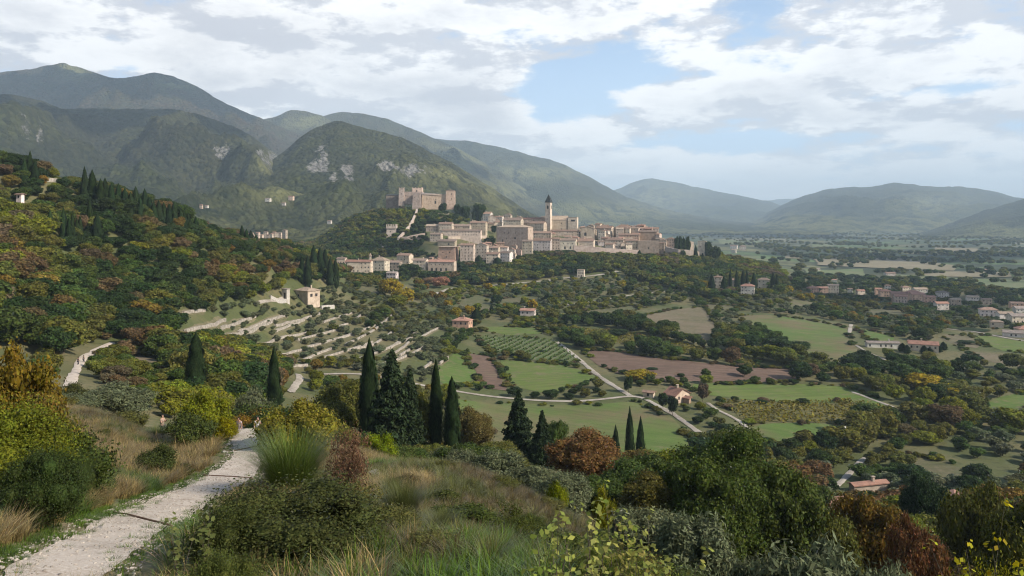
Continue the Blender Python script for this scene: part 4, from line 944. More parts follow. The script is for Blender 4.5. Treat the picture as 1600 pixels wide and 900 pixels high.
H('town_house', 943, 976, 375, 388, 'hip', 'c', 't', 'bright hip-roofed house above the town wall', yaw=-14, sink=8, Y=925, rise=3.4)
H('town_house', 976, 998, 376, 388, 'gable', 'p', 't', 'small house above the wall left of the stone bastion', yaw=-14, sink=8, Y=925)
H('stone_bastion', 996, 1031, 376.5, 399, 'flat', 's', None, 'big plain stone bastion carrying the brick building', 'wall', yaw=-10, sink=9, Y=915, dep=.5, win=[(.5,.5,1.4,2,True)])
H('town_house', 1030, 1042, 375, 390, 'gable', 'c', 'b', 'light house right beside the stone bastion', yaw=-18, sink=8, Y=925)
H('town_house', 1041, 1054, 373, 390, 'hip', 'k', 't', 'pink house next to the hedge terrace', yaw=-18, sink=8, Y=925)
wall_strip('town_wall', xyline([(896,396),(936,399),(965,401),(998,403)]), 9.5, 2.5, WALL, 'long front town wall below the right-hand roofs', 'wall', tn=(.38, .32, .28), sink=6)
wall_strip('town_wall', [((p-800)/F*Yy, Yy) for p, Yy in ((1040, 905), (1060, 895), (1082, 900))], 13, 3, WALL, 'sloping bastion wall under the hedge terrace', 'wall', tn=(.34, .30, .26), sink=8)
wall_strip('town_wall', [((p-800)/F*Yy, Yy) for p, Yy in ((1053, 925), (1070, 922), (1083, 925))], 21, 3, WALL, 'upper terrace wall behind the clipped green hedge', 'wall', tn=(.44, .38, .31), sink=6)
H('gatehouse', 1089, 1104, 377, 402, 'flat', 'c', 'y', 'pale gatehouse with flat roof at the right end of the town', 'building', yaw=-20, sink=8, Y=920, win=[(.6,.25,1.6,3.4,True),(.3,.7,.8,1,False)])
wall_strip('town_wall', [((p-800)/F*Yy, Yy) for p, Yy in ((1080, 912), (1092, 914))], 11, 2.5, WALL, 'low arched wall joining the gatehouse', 'wall', tn=(.44, .38, .31), sink=8)
# jumble of roofs filling the town between the landmarks
FILL = 0
_r = random.Random(5)
for (p0, p1, ev, Yy) in ((738,850,341,1012),(752,846,347,995),(832,852,355,975),(905,1010,353,995),(690,770,349,985),(905,1020,359,978),(855,935,366,962),(940,1025,366,955),(820,900,371,945),(905,990,372,940),(1010,1052,371,945),(832,930,378,925),(935,1000,379,918),(716,800,381,868),(738,806,388,850),(716,800,396,832),(640,715,404,800),(606,665,411,788),(664,690,358,925),(560,612,408,782),(1028,1056,377,925),(820,860,382,905)):
    a_ = p0
    while a_ < p1:
        wd = _r.uniform(8, 15)
        if _r.random() < .74:
            e_ = ev+_r.uniform(-2.5, 3)
            H('town_house', a_, a_+wd, e_, e_+_r.uniform(8, 11), _r.choice(['gable', 'gable', 'front', 'hip', 'shed']), _r.choice('pccskgbw'), _r.choice('ttbry'),
              'small tiled house in the jumble of roofs that fills the hill town', group='small houses jumbled in the hill town', Y=Yy+_r.uniform(-7, 7), yaw=_r.uniform(-40, 10), dep=_r.uniform(.5, 1), sink=10, reserve=False, ww=.8, wh=1.2)
        a_ += wd*_r.uniform(.75, 1.1)
# --- farms and villas
H('farmhouse', 1025, 1067, 616.5, 629, 'gable', 'k', 'r', 'stone farmhouse with red tiled roof by the white road junction', yaw=-52, dep=1.5, rise=2.4, sink=2, win=[(.5,.6,.9,1.2,False),(1.25,.62,.9,1.2,False),(1.7,.62,.9,1.2,False)])
H('shed', 1003, 1022, 614.5, 621, 'gable', 'p', 't', 'small white-ended shed left of the red-roofed farmhouse', 'shed', yaw=-30, dep=.6, sink=2, chim=False, win=[(.5,.5,1,1.2,False)])
H('lean_to', 1066, 1078, 624, 630, 'shed', 'b', 'r', 'low brick lean-to at the right of the red-roofed farmhouse', 'shed', yaw=-40, dep=.7, sink=2, chim=False, win='x')
H('farmhouse', 451, 490, 454, 470, 'hip', 'k', 'y', 'tan farmhouse with flat hipped roof above the olive terraces', yaw=-34, dep=.8, rise=1.8, sink=4, win=[(1.3,.55,1.6,1.6,False),(1.7,.55,1.6,1.6,False),(.3,.5,1,1.2,False)])
H('outbuilding', 438, 450, 452, 468, 'flat', 'w', 'g', 'white outbuilding beside the tan terrace farmhouse', 'outbuilding', yaw=-24, sink=3, win=[(.6,.4,1.2,3,False)])
wall_strip('garden_wall', xyline([(422,468),(434,470),(447,473)]), 1.6, .8, STONE, 'pale garden wall left of the tan terrace farmhouse', 'wall', sink=2)
wall_strip('garden_wall', xyline([(502,484),(512,482),(522,481)]), 2.0, .8, STONE, 'bright wall at the top of the right-hand terraces', 'wall', sink=2)
H('villa', 704, 735, 501, 513, 'hip', 'o', 'r', 'orange villa with red hipped roof beside dark trees', 'villa', yaw=-16, dep=.7, sink=2)
H('villa', 811, 836, 485, 494, 'gable', 'w', 'r', 'pinkish villa among trees above the small vineyard', 'villa', yaw=-14, dep=.6, sink=3)
H('cottage', 901, 913.5, 422, 434, 'flat', 'c', 'y', 'small square cream house alone by the road under the town', 'cottage', yaw=-14, dep=.8, sink=3, win=[(.25,.62,.9,1.2,False),(.55,.62,.9,1.2,False),(.82,.62,.9,1.2,False),(.25,.25,.9,1.6,True),(.6,.25,.9,1.6,True)])
for q in ((1114,1129,433,453,'c','t','tall cream villa between two cypresses on the right ridge'), (1138,1153,437.5,449,'p','t','pinkish villa second from left on the right ridge'), (1156,1180,447,461,'w','r','broad cream villa lowest on the right ridge'), (1183,1203,437,452,'c','b','cream villa at the right end of the ridge group')):
    H('villa', q[0], q[1], q[2], q[3], 'hip', q[4], q[5], q[6], 'villa', yaw=-20, dep=.7, sink=4)
H('villa', 1356, 1405, 535.5, 544, 'gable', 'w', 'g', 'long low white house by the sloping lane on the right', yaw=-6, dep=.22, sink=3)
H('villa', 1420, 1466, 538, 550, 'gable', 'p', 'r', 'large house with red roof behind cypresses on the right', yaw=-24, dep=.5, sink=3)
H('barn', 1330, 1392, 757, 768, 'gable', 's', 'r', 'long low barn with mossy red roof at lower right', 'barn', yaw=14, dep=.2, sink=4, win='x')
H('cottage', 1281, 1330, 788, 800, 'gable', 's', 'r', 'red-roofed cottage half hidden by trees at lower right', 'cottage', yaw=10, dep=.5, sink=4, win='x')
H('cottage', 1473, 1509, 779, 792, 'front', 'p', 'r', 'small pale-roofed cottage beside a dark tree at lower right', 'cottage', yaw=-30, dep=.9, sink=4, win='x')
# the valley village
VL = [(1263,1280,450,458,'o','r'),(1278,1294,450,458,'o','r'),(1293,1311,446,460,'c','g'),(1324,1332,451,458,'w','t'),(1340,1352,454,461,'k','r'),(1368,1378,451,462,'o','r'),(1376,1394,455,465,'o','r'),(1393,1420,459,472,'o','r'),(1398,1418,463,474,'k','r'),(1418,1440,457,468,'p','r'),(1425,1446,460,470,'o','r'),(1444,1462,464,473,'o','r'),(1410,1424,449,456,'c','t'),(1430,1450,452,458,'w','y'),(1464,1483,474,486,'w','r'),(1466,1484,457,465,'w','g'),(1486,1502,468,478,'g','y'),(1512,1530,464,470,'w','y'),(1532,1560,484,495,'w','t'),(1562,1585,490,499,'w','y'),(1582,1612,494,505,'c','g'),(1548,1568,503,512,'p','y'),(1580,1600,474,482,'o','t'),(1588,1612,482,489,'w','g'),(1592,1630,515,524,'p','r'),(1568,1600,520,527,'w','g'),(1535,1550,468,476,'g','b'),(1382,1392,446,452,'w','t'),(1300,1308,437,441,'w','r'),(1385,1400,427,431,'w','t'),(1530,1545,422,425,'w','t'),(1273,1282,420,424,'w','g'),(1140,1152,384,389,'w','t'),(1155,1166,385,391,'c','t'),(1100,1110,381,384,'w','t'),(1142,1150,390,395,'w','y')]
for i, q in enumerate(VL):
    cn = {'o': 'reddish', 'c': 'cream', 'w': 'white', 'k': 'pinkish', 'p': 'pale grey', 'g': 'tan'}[q[4]]; rn = {'r': 'red', 't': 'brown', 'g': 'grey', 'y': 'tan', 'b': 'dark brown'}[q[5]]
    wh = 'strung along the valley village road' if q[1] > 1255 and q[2] > 440 else 'standing alone far out on the plain'
    H('village_house', q[0], q[1], q[2], q[3], 'gable' if i % 3 else 'hip', q[4], q[5], '%s village house with %s roof %s' % (cn, rn, wh), group='%s %s village houses %s' % (cn, rn, wh[-12:]), yaw=random.uniform(-35, 5), dep=.6, sink=4, Y=None, chim=False)
# hamlet and lone houses on the far slopes to the left
HL = [(310,317,319,325,'k','r','pink house at the foot of the left mountain'),(318,326,320,324,'w','t','low white house next to the pink one under the mountain'),(411,424,309.5,314,'w','g','long white house on the wooded slope behind the left hill'),(438,447,316,320,'w','t','white house second from right on the wooded far slope'),(448,460,306,312,'k','r','pinkish house highest on the wooded far slope'),(509,519,344,350,'w','t','small pale house between the far wood and the castle hill')]
for q in HL:
    q = ((q[0]*.85+q[1]*.15), (q[1]*.85+q[0]*.15), q[2]+1)+q[3:]
    H('farmhouse', q[0], q[1], q[2], q[3], 'gable', q[4], q[5], q[6], yaw=-12, sink=1.5, Y=hit(q[0], q[3], 500)[1], zb_=hit(q[0], q[3], 500)[2], chim=False)
for k in range(13):
    a_ = 384+k*4.6+_r.uniform(-1, 1); b_ = 372-abs(k-6)*-.1-_r.uniform(0, 9)-(k > 9)*3
    H('village_house', a_, a_+_r.uniform(4.5, 8), b_-1.5, b_+3, _r.choice(['gable', 'hip']), _r.choice('pckp'), _r.choice('trrb'), 'pale hamlet house in the gap behind the wooded left hill', group='hamlet houses behind the left hill', Y=1150+_r.uniform(-60, 60), yaw=_r.uniform(-30, 10), sink=12, zb_=None, chim=False)
H('villa', 24, 34, 303, 311, 'gable', 'w', 't', 'white house among bushes high on the left hillside', 'villa', Y=262, sink=4, yaw=-10, win=[(.5,.6,.6,.9,False)])
wall_strip('retaining_wall', xyline([(60,284),(80,283),(100,287)]), 1.2, 1, TSTONE, 'pale retaining wall on the bare patch high on the left hillside', 'wall', sink=2)
# ---------------------------------------------------------------- stuff made of many instances
def stuff(name, protos, P, scale, rz, tn, ix):
    col = bpy.data.collections.new(name+'_kit')
    for k, me in enumerate(protos):
        o = bpy.data.objects.new('kit%02d' % k, me); col.objects.link(o)
    me = mk(name, P, link=False)
    for nm, ty, key, val in (('sc', 'FLOAT_VECTOR', 'vector', scale), ('rz', 'FLOAT', 'value', rz), ('tint', 'FLOAT_COLOR', 'color', np.c_[tn, np.ones(len(P))]), ('ix', 'INT', 'value', ix)):
        at = me.attributes.new(nm, ty, 'POINT'); at.data.foreach_set(key, np.asarray(val, np.int32 if ty == 'INT' else np.float32).ravel())
    o = ob(name, me)
    ng = bpy.data.node_groups.new(name, 'GeometryNodeTree')
    ng.interface.new_socket('Geometry', in_out='INPUT', socket_type='NodeSocketGeometry'); ng.interface.new_socket('Geometry', in_out='OUTPUT', socket_type='NodeSocketGeometry')
    i = ng.nodes.new('NodeGroupInput'); q = ng.nodes.new('NodeGroupOutput'); p = ng.nodes.new('GeometryNodeInstanceOnPoints'); ci = ng.nodes.new('GeometryNodeCollectionInfo')
    ci.inputs['Collection'].default_value = col; ci.inputs['Separate Children'].default_value = True; ci.inputs['Reset Children'].default_value = True
    L = ng.links.new; L(i.outputs[0], p.inputs['Points']); L(ci.outputs[0], p.inputs['Instance']); p.inputs['Pick Instance'].default_value = True
    def na(nm, ty):
        n = ng.nodes.new('GeometryNodeInputNamedAttribute'); n.data_type = ty; n.inputs['Name'].default_value = nm; return n.outputs['Attribute']
    L(na('ix', 'INT'), p.inputs['Instance Index']); L(na('sc', 'FLOAT_VECTOR'), p.inputs['Scale'])
    cx = ng.nodes.new('ShaderNodeCombineXYZ'); L(na('rz', 'FLOAT'), cx.inputs[2])
    rt = ng.nodes.new('FunctionNodeEulerToRotation'); L(cx.outputs[0], rt.inputs[0]); L(rt.outputs[0], p.inputs['Rotation']); L(p.outputs[0], q.inputs[0])
    md = o.modifiers.new('scatter', 'NODES'); md.node_group = ng
    return tag(o, kind='stuff')

def scatter(polys, ymin, ymax, spacing, n_try=60000, avoid=(), extra=None, vis_h=6, jitter=1.0, seed=0):
    """poisson-like points on the ground whose photo position falls in the polygons; spacing may depend on Y"""
    r = np.random.default_rng(seed)
    allp = np.array([q for p in polys for q in p]); x0, x1 = allp[:, 0].min(), allp[:, 0].max()
    # uniform in area: Y^2 uniform
    Y = np.sqrt(r.uniform(ymin**2, ymax**2, n_try)); px = r.uniform(x0, x1, n_try); x = (px-800)/F*Y
    z = ground(x, Y); py = HZ-F*z/Y
    k = np.zeros(n_try, bool)
    for p in polys: k |= inpoly(px, py, p)
    for p in avoid: k &= ~inpoly(px, py, p)
    k &= visible(x, Y, z+vis_h)
    if extra is not None: k &= extra(px, py, x, Y)
    x, Y, z, px, py = x[k], Y[k], z[k], px[k], py[k]
    cell = {}; out = []
    for i in range(len(x)):
        s = spacing(Y[i]) if callable(spacing) else spacing
        s *= .8+.4*((i*7919) % 101)/101
        cx, cy_ = int(x[i]//12), int(Y[i]//12); ok = True
        R_ = int(s//12)+1
        for a in range(cx-R_, cx+R_+1):
            for b in range(cy_-R_, cy_+R_+1):
                for j in cell.get((a, b), ()):
                    if (x[i]-x[j])**2+(Y[i]-Y[j])**2 < s*s: ok = False; break
                if not ok: break
            if not ok: break
        if ok: cell.setdefault((cx, cy_), []).append(i); out.append(i)
    out = np.array(out, int)
    keep = np.ones(len(out), bool)
    for A, w in ROADS:   # keep the roads clear
        d = np.min(np.hypot(x[out][:, None]-A[None, :, 0], Y[out][:, None]-A[None, :, 1]), axis=1) if len(out) else np.zeros(0)
        keep &= d > w*.5+2.2
    for B in HOUSES:
        keep &= np.hypot(x[out]-B[0], Y[out]-B[1]) > B[2]
    out = out[keep]
    return x[out], Y[out], z[out], px[out], py[out]
TREES = {'broadleaf_tree': [], 'olive_tree': [], 'cypress': [], 'shrub': []}    # candidates: x, y, z, h, w, tint, region
def put(kind, x, y, z, h, w, c, region): TREES[kind].append((x, y, z, h, w, c, region))
def pick(pal, u):
    s = 0
    for c, w in pal:
        s += w
        if u < s: return c
    return pal[-1][0]
def region(kind, polys, ymin, ymax, spacing, hr, pal, reg, wr=.95, seed=1, avoid=(), extra=None, limit=None, clump=60, n_try=60000, mixk=.35):
    xs, ys, zs, pxs, pys = scatter(polys, ymin, ymax, spacing, avoid=avoid, extra=extra, seed=seed, n_try=n_try)
    r = random.Random(seed); cn = np.clip(.5+1.1*fbm(xs/clump, ys/clump, 2, seed+50), 0, .999)
    for i in range(len(xs)):
        u = cn[i] if r.random() > mixk else r.random()
        h = r.uniform(*hr); c = pick(pal, u)
        if limit is not None:
            mx = (HZ-np.interp(pxs[i], *limit))/F*ys[i]-zs[i]
            if mx < 1.2: continue
            h = min(h, mx)
        if reg.endswith('left hillside') and pys[i] < 335: h *= .72
        tp = pys[i]-F*h/ys[i]; hw = F*h*wr*.45/ys[i]; lo = 1e9
        for (a0, a1, rt, rb, hy) in HBOX:
            if pxs[i]+hw > a0 and pxs[i]-hw < a1 and pys[i] > rb-1 and tp < rt and ys[i] < hy: lo = min(lo, (pys[i]-rt)/F*ys[i])
        if lo < 1e8:
            if lo < 1.1: continue
            h = min(h, lo)
        put(kind, xs[i], ys[i], zs[i], h, h*wr*r.uniform(.85, 1.25), c, reg)
ALLF = [p for p in FI]
def grow(poly, k):
    cx = sum(p[0] for p in poly)/len(poly); cy_ = sum(p[1] for p in poly)/len(poly)
    return [(cx+(p[0]-cx)*k, cy_+(p[1]-cy_)*k) for p in poly]
AV = [grow(p, 1.02) for p in ALLF]
# 1 the dense wood on the left hillside
W1 = [(-90,205),(0,222),(100,255),(200,292),(300,330),(380,352),(440,380),(520,402),(575,410),(560,432),(505,440),(450,440),(435,462),(400,468),(340,480),(290,492),(284,512),(300,524),(345,528),(380,545),(420,560),(470,585),(460,600),(440,618),(330,622),(290,600),(262,575),(235,548),(190,540),(165,534),(125,556),(104,590),(98,604),(-90,610)]
GAP1 = [(255,345),(345,352),(365,372),(300,362)]; GAP2 = [(60,281),(88,279),(118,286),(90,291)]; HG = [(22,304),(40,306),(38,314),(20,312)]
pw = [(DK, .26), (GR, .26), (OLV, .25), (BR, .08), (RU, .08), (OR, .04), (YG, .03)]
region('broadleaf_tree', [W1], 150, 640, lambda y: 4.3+y/280, (4.5, 8.4), pw, 'in the dense wood on the left hillside', seed=11, avoid=[GAP2, HG, GAP1]+AV, wr=1.04, n_try=420000, mixk=.5, clump=40)
region('olive_tree', [GAP1], 250, 480, 6, (3, 4), [(GY, 1)], 'in the pale clearing below the cypress line', seed=12)
region('broadleaf_tree', [[(100,530),(180,525),(215,548),(280,560),(290,600),(200,610),(150,600),(135,575),(180,545),(120,560),(90,600),(60,600),(60,560)]], 90, 240, 4.6, (2, 4), [(GR, .4), (OLV, .4), (BR, .2)], 'beside the far stretch of the path', seed=13, wr=1.1, avoid=[[(196,554),(250,562),(255,584),(200,582)]]+[[(96,610),(110,570),(150,538),(184,530),(184,542),(150,556),(128,580),(122,610)]])
region('broadleaf_tree', [[(700,374),(770,376),(775,392),(745,386),(700,384)], [(715,395),(770,410),(800,405),(830,396),(900,394),(900,404),(760,420),(715,415)], [(520,400),(640,428),(640,440),(560,440),(520,430)], [(1040,395),(1120,385),(1140,400),(1100,408),(1040,406)]], 620, 960, 6, (5, 8), [(DK, .5), (GR, .35), (OLV, .15)], 'in the gardens among the town houses', seed=45, wr=1.0)
# 2 olive terraces
W2 = [(290,498),(340,482),(440,468),(500,455),(560,440),(620,455),(700,468),(712,505),(700,560),(655,606),(600,592),(480,588),(440,575),(380,545),(330,528)]
region('olive_tree', [W2], 240, 640, 5.2, (2.6, 3.9), [(GY, .5), ((.08, .09, .045), .3), (OLV, .2)], 'on the walled terraces below the town', seed=21, wr=1.15, avoid=AV, extra=lambda px, py, x, y: vnoise(x/14, y/14, 5) > .30)
region('broadleaf_tree', [[(478,560),(560,590),(700,605),(700,640),(480,620)], [(560,505),(600,492),(612,505),(566,530)], [(520,430),(640,440),(700,470),(640,470),(560,452)], [(330,528),(470,590),(450,600),(340,560)]], 240, 700, 8, (4.5, 7.5), [(GR, .3), (OLV, .3), (YG, .2), (OR, .2)], 'around the olive terraces', seed=22, avoid=AV+[[(600,440),(650,440),(650,480),(600,480)]])
# 3 castle hill
W3 = [(430,382),(480,365),(540,335),(600,312),(650,318),(668,335),(640,352),(628,382),(596,392),(600,402),(560,408),(520,402)]
region('broadleaf_tree', [W3], 560, 1120, 8.5, (6, 10), [(GR, .2), (OLV, .35), (DK, .12), (YG, .25), (BR, .08)], 'on the wooded flank of the castle hill', seed=31, wr=1.1)
region('broadleaf_tree', [[(600,388),(640,352),(668,330),(730,330),(745,345),(700,352),(668,366),(650,395),(690,402),(610,402)]], 560, 1120, 7.5, (4, 7), [(GR, .5), (DK, .3), (YG, .2)], 'on the green bank below the castle', seed=32, wr=1.2)
# 4 belt below the town
W4 = [(600,420),(700,424),(760,412),(830,400),(940,404),(1040,402),(1100,405),(1160,392),(1210,420),(1240,455),(1180,470),(1100,466),(1000,440),(960,424),(880,432),(760,446),(700,448)]
region('broadleaf_tree', [W4], 560, 1020, 8, (6, 11), [(DK, .2), (GR, .25), (OLV, .3), (YG, .18), (YE, .01), (BR, .06)], 'on the slope right below the town walls', seed=41, wr=1.1)
W4b = [(700,450),(880,436),(960,428),(1000,442),(1100,470),(1000,482),(900,492),(860,505),(800,500),(700,500)]
region('olive_tree', [W4b, [(1060,465),(1240,458),(1330,500),(1230,490),(1130,490)], [(1110,478),(1150,492),(1185,520),(1215,560),(1180,560),(1130,530)]], 420, 820, 8.6, (3.2, 5.2), [(GY, .4), (GR, .2), (OLV, .3), (YG, .1)], 'on the scrubby slope between the town and the fields', seed=42, wr=1.2, avoid=AV)
region('broadleaf_tree', [W4b, [(1000,440),(1240,458),(1330,500),(1230,492),(1000,470)]], 420, 820, 21, (5, 9), [(DK, .25), (GR, .3), (OLV, .25), (YG, .17), (YE, .03)], 'on the scrubby slope between the town and the fields', seed=43, wr=.9, avoid=AV)
# 6 hedgerow belts between the fields
HB = [[(880,500),(1000,500),(1010,512),(1062,530),(1125,545),(1122,552),(1030,528),(945,512),(884,508)], [(880,528),(945,536),(1050,553),(1180,576),(1180,584),(1050,568),(930,550),(880,548)],
      [(1120,520),(1190,525),(1232,548),(1270,568),(1330,574),(1400,570),(1480,590),(1530,625),(1500,660),(1400,640),(1330,600),(1250,598),(1250,580),(1180,562),(1115,545)],
      [(1300,672),(1340,664),(1400,652),(1420,640),(1520,640),(1540,660),(1480,690),(1400,706),(1290,712),(1240,702)], [(668,604),(740,608),(830,620),(900,610),(960,600),(975,618),(880,624),(760,618),(680,610)],
      [(700,500),(740,505),(765,520),(735,526),(715,548),(690,560)], [(764,550),(835,562),(900,572),(900,578),(830,568),(764,556)], [(800,488),(880,495),(888,535),(865,530),(850,518),(800,508)], [(1010,570),(1060,590),(1110,600),(1110,606),(1000,604)], [(1060,600),(1160,596),(1240,600),(1240,605),(1060,606)],
      [(1030,640),(1070,636),(1130,640),(1170,668),(1190,690),(1110,680),(1070,660)]]
region('broadleaf_tree', HB[:4], 240, 640, 8.6, (4.5, 10), [(DK, .2), (GR, .3), (OLV, .3), (YG, .14), (BR, .06)], 'in the tree belts between the valley fields', seed=51, wr=1.08, avoid=AV)
region('broadleaf_tree', HB[4:], 200, 640, 6, (2.2, 4.5), [(DK, .3), (GR, .3), (OLV, .2), (YG, .2)], 'in the low hedgerows around the small fields', seed=52, wr=1.2, avoid=AV)
# 7 scrub and olives on the right
W7 = [(1240,455),(1330,458),(1480,478),(1640,500),(1640,520),(1480,512),(1440,540),(1400,522),(1334,505),(1290,500)]
region('olive_tree', [W7, [(1440,560),(1640,585),(1640,640),(1540,625),(1480,590)], [(1480,664),(1640,650),(1640,730),(1500,712)]], 230, 1000, 8.2, (3.5, 5.2), [(GY, .45), (GR, .25), (DK, .08), (OLV, .22)], 'on the right side of the valley', seed=61, wr=1.2, avoid=AV)
region('broadleaf_tree', [W7, [(1340,560),(1400,560),(1640,582),(1640,600),(1480,590)]], 300, 1000, 20, (5, 9), [(DK, .28), (GR, .32), (OLV, .22), (YG, .12), (OR, .06)], 'on the right side of the valley', seed=62, wr=1.1, avoid=AV)
region('broadleaf_tree', [[(1240,430),(1500,440),(1640,470),(1640,500),(1480,480),(1330,460),(1240,452)]], 700, 1400, 16, (6, 9), [(DK, .35), (GR, .35), (OLV, .2)], 'among the houses of the valley village', seed=63, wr=1.1, avoid=AV)
# 8 lower right, below the fields
LIM = ([-400,380,430,480,560,600,740,800,860,960,1000,1060,1100,1250,1300,1330,1500,1600,2000], [640,640,630,650,675,692,692,705,738,742,705,705,715,715,720,705,735,770,760,760][:19])
W8 = [(1240,705),(1390,706),(1412,740),(1560,768),(1640,740),(1640,800),(1300,800),(1100,760),(1090,690),(1170,690)]
region('olive_tree', [W8], 130, 300, 5.2, (3, 4.6), [(GY, .45), (GR, .3), (OLV, .25)], 'in the dim gardens at lower right', seed=71, wr=1.2, avoid=AV)
region('broadleaf_tree', [W8], 130, 300, 12, (5, 8), [(DK, .4), (OLV, .35), (YG, .15), (RU, .1)], 'in the dim gardens at lower right', seed=72, wr=1.1, avoid=AV)
# 9 belt below the foreground spur
NB = [(380,560),(1640,560),(1640,1100),(380,1100)]
region('broadleaf_tree', [NB], 66, 215, 5.6, (5, 9), [(DK, .2), (GR, .25), (OLV, .3), (YG, .12), (OR, .07), (RU, .06)], 'in the mixed belt below the grassy spur', seed=81, wr=1.0, limit=LIM, avoid=AV,
       extra=lambda px, py, x, y: ((px > 1100) | (y < 200)) & ((px < 1280) | (y < 175)) & ~((px > 880) & (px < 1100) & (y > 150) & (py < 720)))
region('broadleaf_tree', [[(150,590),(400,590),(420,660),(340,680),(200,640),(130,640)]], 72, 170, 5, (3, 6), [(DK, .35), (GR, .3), (OLV, .3), (YG, .05)], 'behind the grassy knoll on the left', seed=82, wr=1.1,
       limit=([0, 100, 150, 200, 280, 330, 420], [640, 620, 612, 600, 590, 580, 590]), avoid=AV)
# scattered trees in the far plain
far = scatter([[(1000,358),(1700,362),(1700,470),(1240,452),(1180,395),(1060,372)]], 900, 5600, lambda y: 12+y*.0055, n_try=220000, seed=91,
              extra=lambda px, py, x, y: (ridged(x/300, y/300, 2, 77) > .905) | (fbm(x/330, y/260, 4, 78) > .24) | (vnoise(x/9, y/9, 3) > .975))
bank = scatter([[(290,320),(440,345),(600,345),(600,368),(520,388),(440,380),(380,350)]], 600, 1600, lambda y: 9+y*.004, n_try=60000, seed=92)
# ---------------------------------------------------------------- placing trees: the largest 300 of each kind one by one, the rest as one object
LB = {'broadleaf_tree': ('%s broadleaf tree ', 'tree'), 'olive_tree': ('%s olive tree ', 'olive tree'), 'shrub': ('%s shrub ', 'shrub')}
NI = {'broadleaf_tree': 270, 'olive_tree': 285, 'shrub': 260}
REST = []
for kd in ('broadleaf_tree', 'olive_tree'):
    L = sorted(TREES[kd], key=lambda q: -q[3]/q[1])
    for i, (x, y, z, h, w, c, rg) in enumerate(L):
        if i < NI[kd]:
            near = y < 118
            if kd == 'broadleaf_tree': me = random.choice(NEAR if near else MID)
            else: me = random.choice(OLIVE_N if near else OLIVE_M)
            plant(kd, x, y, h, w, me, jt(c), LB[kd][0] % CN.get(c, 'dull green')+rg, LB[kd][1], '%s %s %s' % (CN.get(c, 'dull green'), 'trees' if kd[0] == 'b' else 'olive trees', rg), random.choice(TRUNK), z, asp=random.uniform(.85, 1.15))
        else: REST.append((kd, x, y, z, h, w, c))
def rest(name, sel, protos_mid, protos_far):
    P = [q for q in REST if sel(q)]
    if not P: return
    A = np.array([q[1:4] for q in P]); A[:, 2] -= .2
    sc_ = np.array([(q[5]/2, q[5]/2*random.uniform(.85, 1.15), q[4]/2) for q in P])
    tn = np.array([jt(q[6]) for q in P]); ix = np.array([random.randrange(len(protos_mid)) if q[2] < 520 else len(protos_mid)+random.randrange(len(protos_far)) for q in P])
    stuff(name, protos_mid+protos_far, A, sc_, np.random.default_rng(3).uniform(0, 6.28, len(P)), tn, ix)
rest('woodland', lambda q: q[0] == 'broadleaf_tree', MID, FAR)
rest('olive_groves', lambda q: q[0] == 'olive_tree', OLIVE_M, OLIVE_F)
for nm, S_ in (('plain_woodland', far), ('far_bank_woodland', bank)):
    n = len(S_[0]); r = np.random.default_rng(8)
    hh = r.uniform(7, 13, n) if nm[0] == 'p' else r.uniform(6, 10, n)
    pal = np.array([DK, GR, GR, OLV, OLV, YG]); tn = pal[r.integers(0, 6, n)]*(.8+.4*r.random((n, 1)))
    wd = hh*r.uniform(.9, 1.4, n)
    stuff(nm, FAR, np.c_[S_[0], S_[1], S_[2]-.4], np.c_[wd/2, wd/2, hh/2], r.uniform(0, 6.28, n), tn, r.integers(0, len(FAR), n))

# cypresses of the hillside, the town and the villas: px, top, width px, Y, place
CL = [(38,256,9,285,0),(46,252,10,290,0),(54,258,10,288,0),(47,236,5,296,0),(99,276,8,262,0),(108,279,8,262,0),(113,283,6,264,0),(125,278,7,270,0),(132,246,7,300,0),(144,251,10,302,0),(152,266,12,275,0),(157,262,10,300,0),(164,263,9,304,0),(174,276,9,300,0),(185,270,9,312,0),(195,268,10,312,0),(204,278,9,310,0),(212,281,10,316,0),(219,288,9,312,0),(226,284,9,322,0),(233,286,10,322,0),(240,291,10,320,0),(248,293,10,322,0),(256,291,11,326,0),(264,297,10,326,0),(272,299,9,330,0),(282,309,9,334,0),(288,311,9,336,0),(294,312,9,338,0),(306,314,8,345,0),(140,284,7,282,0),(120,288,8,268,0),(78,300,9,250,0),
      (378,352,8,440,1),(385,358,9,440,1),(392,360,9,445,1),(400,366,8,430,1),(481,392,12,440,2),(490,384,13,470,2),(500,388,12,475,2),(508,386,13,480,2),(516,396,12,470,2),(472,402,11,440,2),(524,402,11,480,2),
      (870,374,5,905,3),(899,374,5.5,900,3),(936,386,7,880,3),(966,388,5,880,3),(972,386,6,880,3),(999,391,9,870,3),(663,362,9,900,3),(740,330,7,1005,3),(777,401,13,800,3),(748,399,12,800,3),(858,377,4,915,3),(1087,375,6,905,3),
      (1112,429,10,700,4),(1131,433,10,700,4),(1141,415,5,730,4),(1151,421,7,720,4),(1161,413,7,730,4),(1167,419,6,730,4),(1178,424,9,710,4),(1208,421,10,720,4),(1214,426,7,715,4),
      (731,476,12,530,5),(744,483,16,500,5),(787,483,7,530,5),(796,487,6,530,5),(768,488,6,545,5),(840,489,5,520,5),(1410,545,12,430,5),(1417,548,11,425,5),(1444,547,11,425,5),(1452,543,12,430,5),(1466,545,12,432,5),(1474,541,11,440,5),(1384,478,8,700,5),(1404,481,8,700,5),(1462,755,8,150,5)]
CW = ['in the dark row climbing the left hillside', 'beside the hamlet gap on the left hill', 'in the clump below the castle hill woods', 'against the walls of the hill town', 'beside the villas on the right ridge', 'standing beside a valley house']
